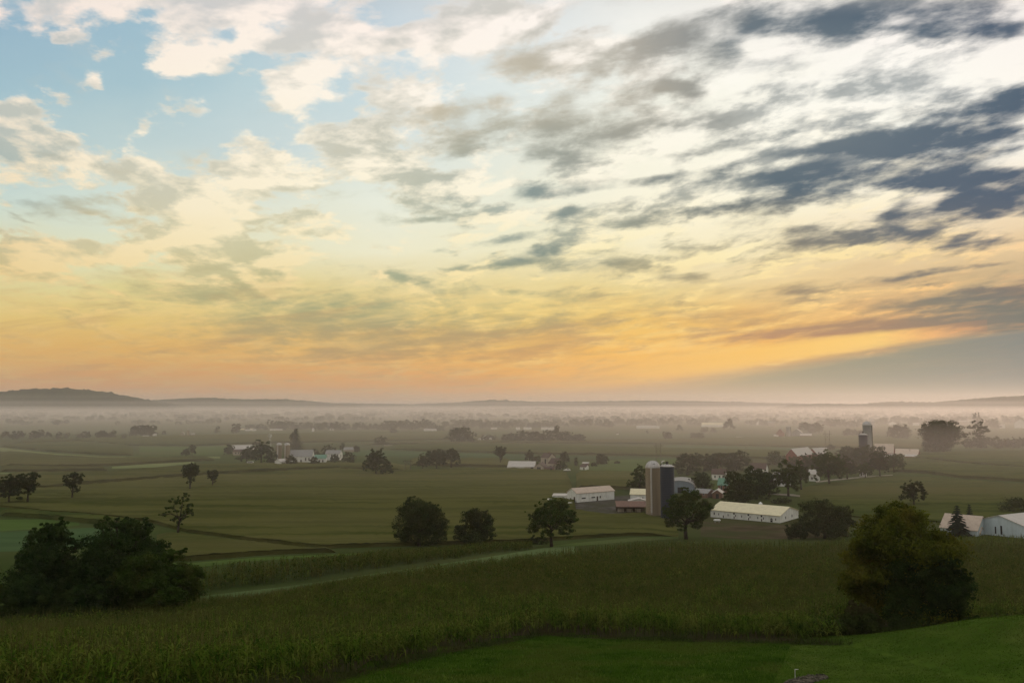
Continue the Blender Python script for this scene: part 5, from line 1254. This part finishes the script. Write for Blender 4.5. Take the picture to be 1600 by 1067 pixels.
vehicle(390, 725.5, 6.2, 2.5, 4, 'white van parked below the dark trees of the left farm', 'van', 'parked_van', van=True)
vehicle(858, 783.5, 4.6, 1.45, 10, 'white car by the low bunker, just above the tree with two bare trunks', 'car', 'parked_car')
vehicle(890, 789.5, 4.6, 1.4, 6, 'white car on the grass below the shed with garage doors', 'car', 'parked_car')
vehicle(886, 735.5, 5.2, 1.6, 0, 'white pickup like car in front of the gabled farmhouses', 'car', 'parked_car')
def tank(px, py, Lm, r, label):
    x, y, z = ground_at(px, py); root = empty('gas_tank', (x, y, z), R(-8), label, 'tank')
    pr = [(.01, -Lm/2)] + [(r*math.cos(t), -Lm/2 + r - r*math.sin(-t)*-1) for t in []] + [(r*.6, -Lm/2+.12), (r*.9, -Lm/2+.4), (r, -Lm/2+.75), (r, Lm/2-.75), (r*.9, Lm/2-.4), (r*.6, Lm/2-.12), (.01, Lm/2)]
    m = MB().lathe(pr, 20); m.v = [(c, a, b + r + .55) for a, b, c in m.v]; m.build('shell', M['vwhite'], root, smooth=True)
    for s in (-1, 1): MB().box(s*Lm*.28-.15, s*Lm*.28+.15, -.5, .5, -.2, .75).build('foot', M['greywall'], root)
    MB().tube((0, 0, 2*r+.5), (0, 0, 2*r+.8), .2, n=10).build('valve_cap', M['greywall'], root)
tank(1120.5, 816, 3.0, .42, 'white gas tank on short feet in front of the left end of the long barn')
def bin_(px, py, label):
    x, y, z = ground_at(px, py); root = empty('feed_hopper', (x, y, z), 0, label, 'hopper')
    MB().lathe([(.2, 1.0), (.9, 2.0), (.9, 3.2), (.2, 3.9), (.01, 3.9)], 16).build('hopper', M['vwhite'], root)
    for i in range(4):
        a = math.pi/4 + i*math.pi/2; MB().tube((math.cos(a)*.85, math.sin(a)*.85, -.2), (math.cos(a)*.85, math.sin(a)*.85, 2.2), .05, n=5).build('leg', M['dome'], root)
bin_(1188.5, 797, 'small white feed hopper behind the long white barn')

# round bales / stones and the small bent pipe on the lawn
def stake():
    x, y, z = ground_at(1242.5, 1060); f = px_m(y); h = 14 * f
    root = empty('vent_pipe', (x, y, z), 0, 'thin white upright pipe with a short bent arm, standing by stones on the lawn', 'pipe')
    MB().tube((0, 0, -.1), (0, 0, h), .016, n=10).build('post', M['pvc'], root)
    m = MB(); m.tube((-.014, 0, h), (5 * f, -.02, h + .006), .015, n=10); m.build('arm', M['pvc'], root)
    return x, y
stake()
def stones():
    rg = np.random.default_rng(8)
    P = [ground_at(*p)[:2] for p in [(1218,1072),(1232,1063),(1262,1055),(1288,1053),(1294,1060),(1270,1066),(1250,1075)]]; A = np.array(P)
    n = 1400; X = rg.uniform(A[:, 0].min(), A[:, 0].max(), n); Y = rg.uniform(A[:, 1].min(), A[:, 1].max(), n); ok = inside(P, X, Y); X = X[ok]; Y = Y[ok]; k = len(X)
    cube = np.array([(-1,-1,-1),(1,-1,-1),(1,1,-1),(-1,1,-1),(-.8,-.8,.8),(.8,-.8,.8),(.8,.8,.8),(-.8,.8,.8)]); fc = np.array([(0,3,2,1),(4,5,6,7),(0,1,5,4),(1,2,6,5),(2,3,7,6),(3,0,4,7)])
    s = rg.uniform(.035, .10, (k, 1, 1)); a = rg.uniform(0, 6.28, k); c, sn = np.cos(a), np.sin(a)
    V = cube[None] * s * (1 + rg.normal(0, .22, (k, 8, 3))); V = np.stack([V[..., 0]*c[:, None]-V[..., 1]*sn[:, None], V[..., 0]*sn[:, None]+V[..., 1]*c[:, None], V[..., 2]*.7], -1)
    V += np.stack([X, Y, terrain(X, Y) + .03], 1)[:, None]
    F = (np.arange(k)*8)[:, None, None] + fc[None]
    tag(link('stones', mesh_np('stones', V.reshape(-1, 3), F.ravel(), np.full(k*6, 4), [M['stone']])), kind='stuff')
stones()

# ------------------------------------------------------------------ haze and the mist lying on the plain
def air(name, x0, x1, y0, y1, z0, z1, dens, col, aniso):
    m = bpy.data.materials.new(name); m.use_nodes = True; nt = m.node_tree; nt.nodes.clear()
    v = nt.nodes.new('ShaderNodeVolumePrincipled'); o = nt.nodes.new('ShaderNodeOutputMaterial')
    v.inputs['Color'].default_value = (*col, 1); v.inputs['Density'].default_value = dens; v.inputs['Anisotropy'].default_value = aniso
    nt.links.new(v.outputs[0], o.inputs['Volume'])
    return tag(MB().box(x0, x1, y0, y1, z0, z1).build(name, m), kind='stuff')
air('haze', -15500, 15500, -1500, 15500, -12, 240, 8.0e-5, (.98, .91, .88), .6)
# ground mist, thinning upwards and deepening with distance
air('mist', -15000, 15000, 400, 15000, -10, 31, 3.7e-4, (.99, .905, .88), .6)
air('mist', -14950, 14950, 800, 14950, -9.5, 43, 1.8e-4, (.99, .905, .88), .6)
air('mist', -14900, 14900, 2300, 14900, -9, 66, 1.1e-4, (.99, .90, .89), .6)
air('mist', -14850, 14850, 3300, 14850, -8.5, 100, .6e-4, (.99, .90, .89), .6)
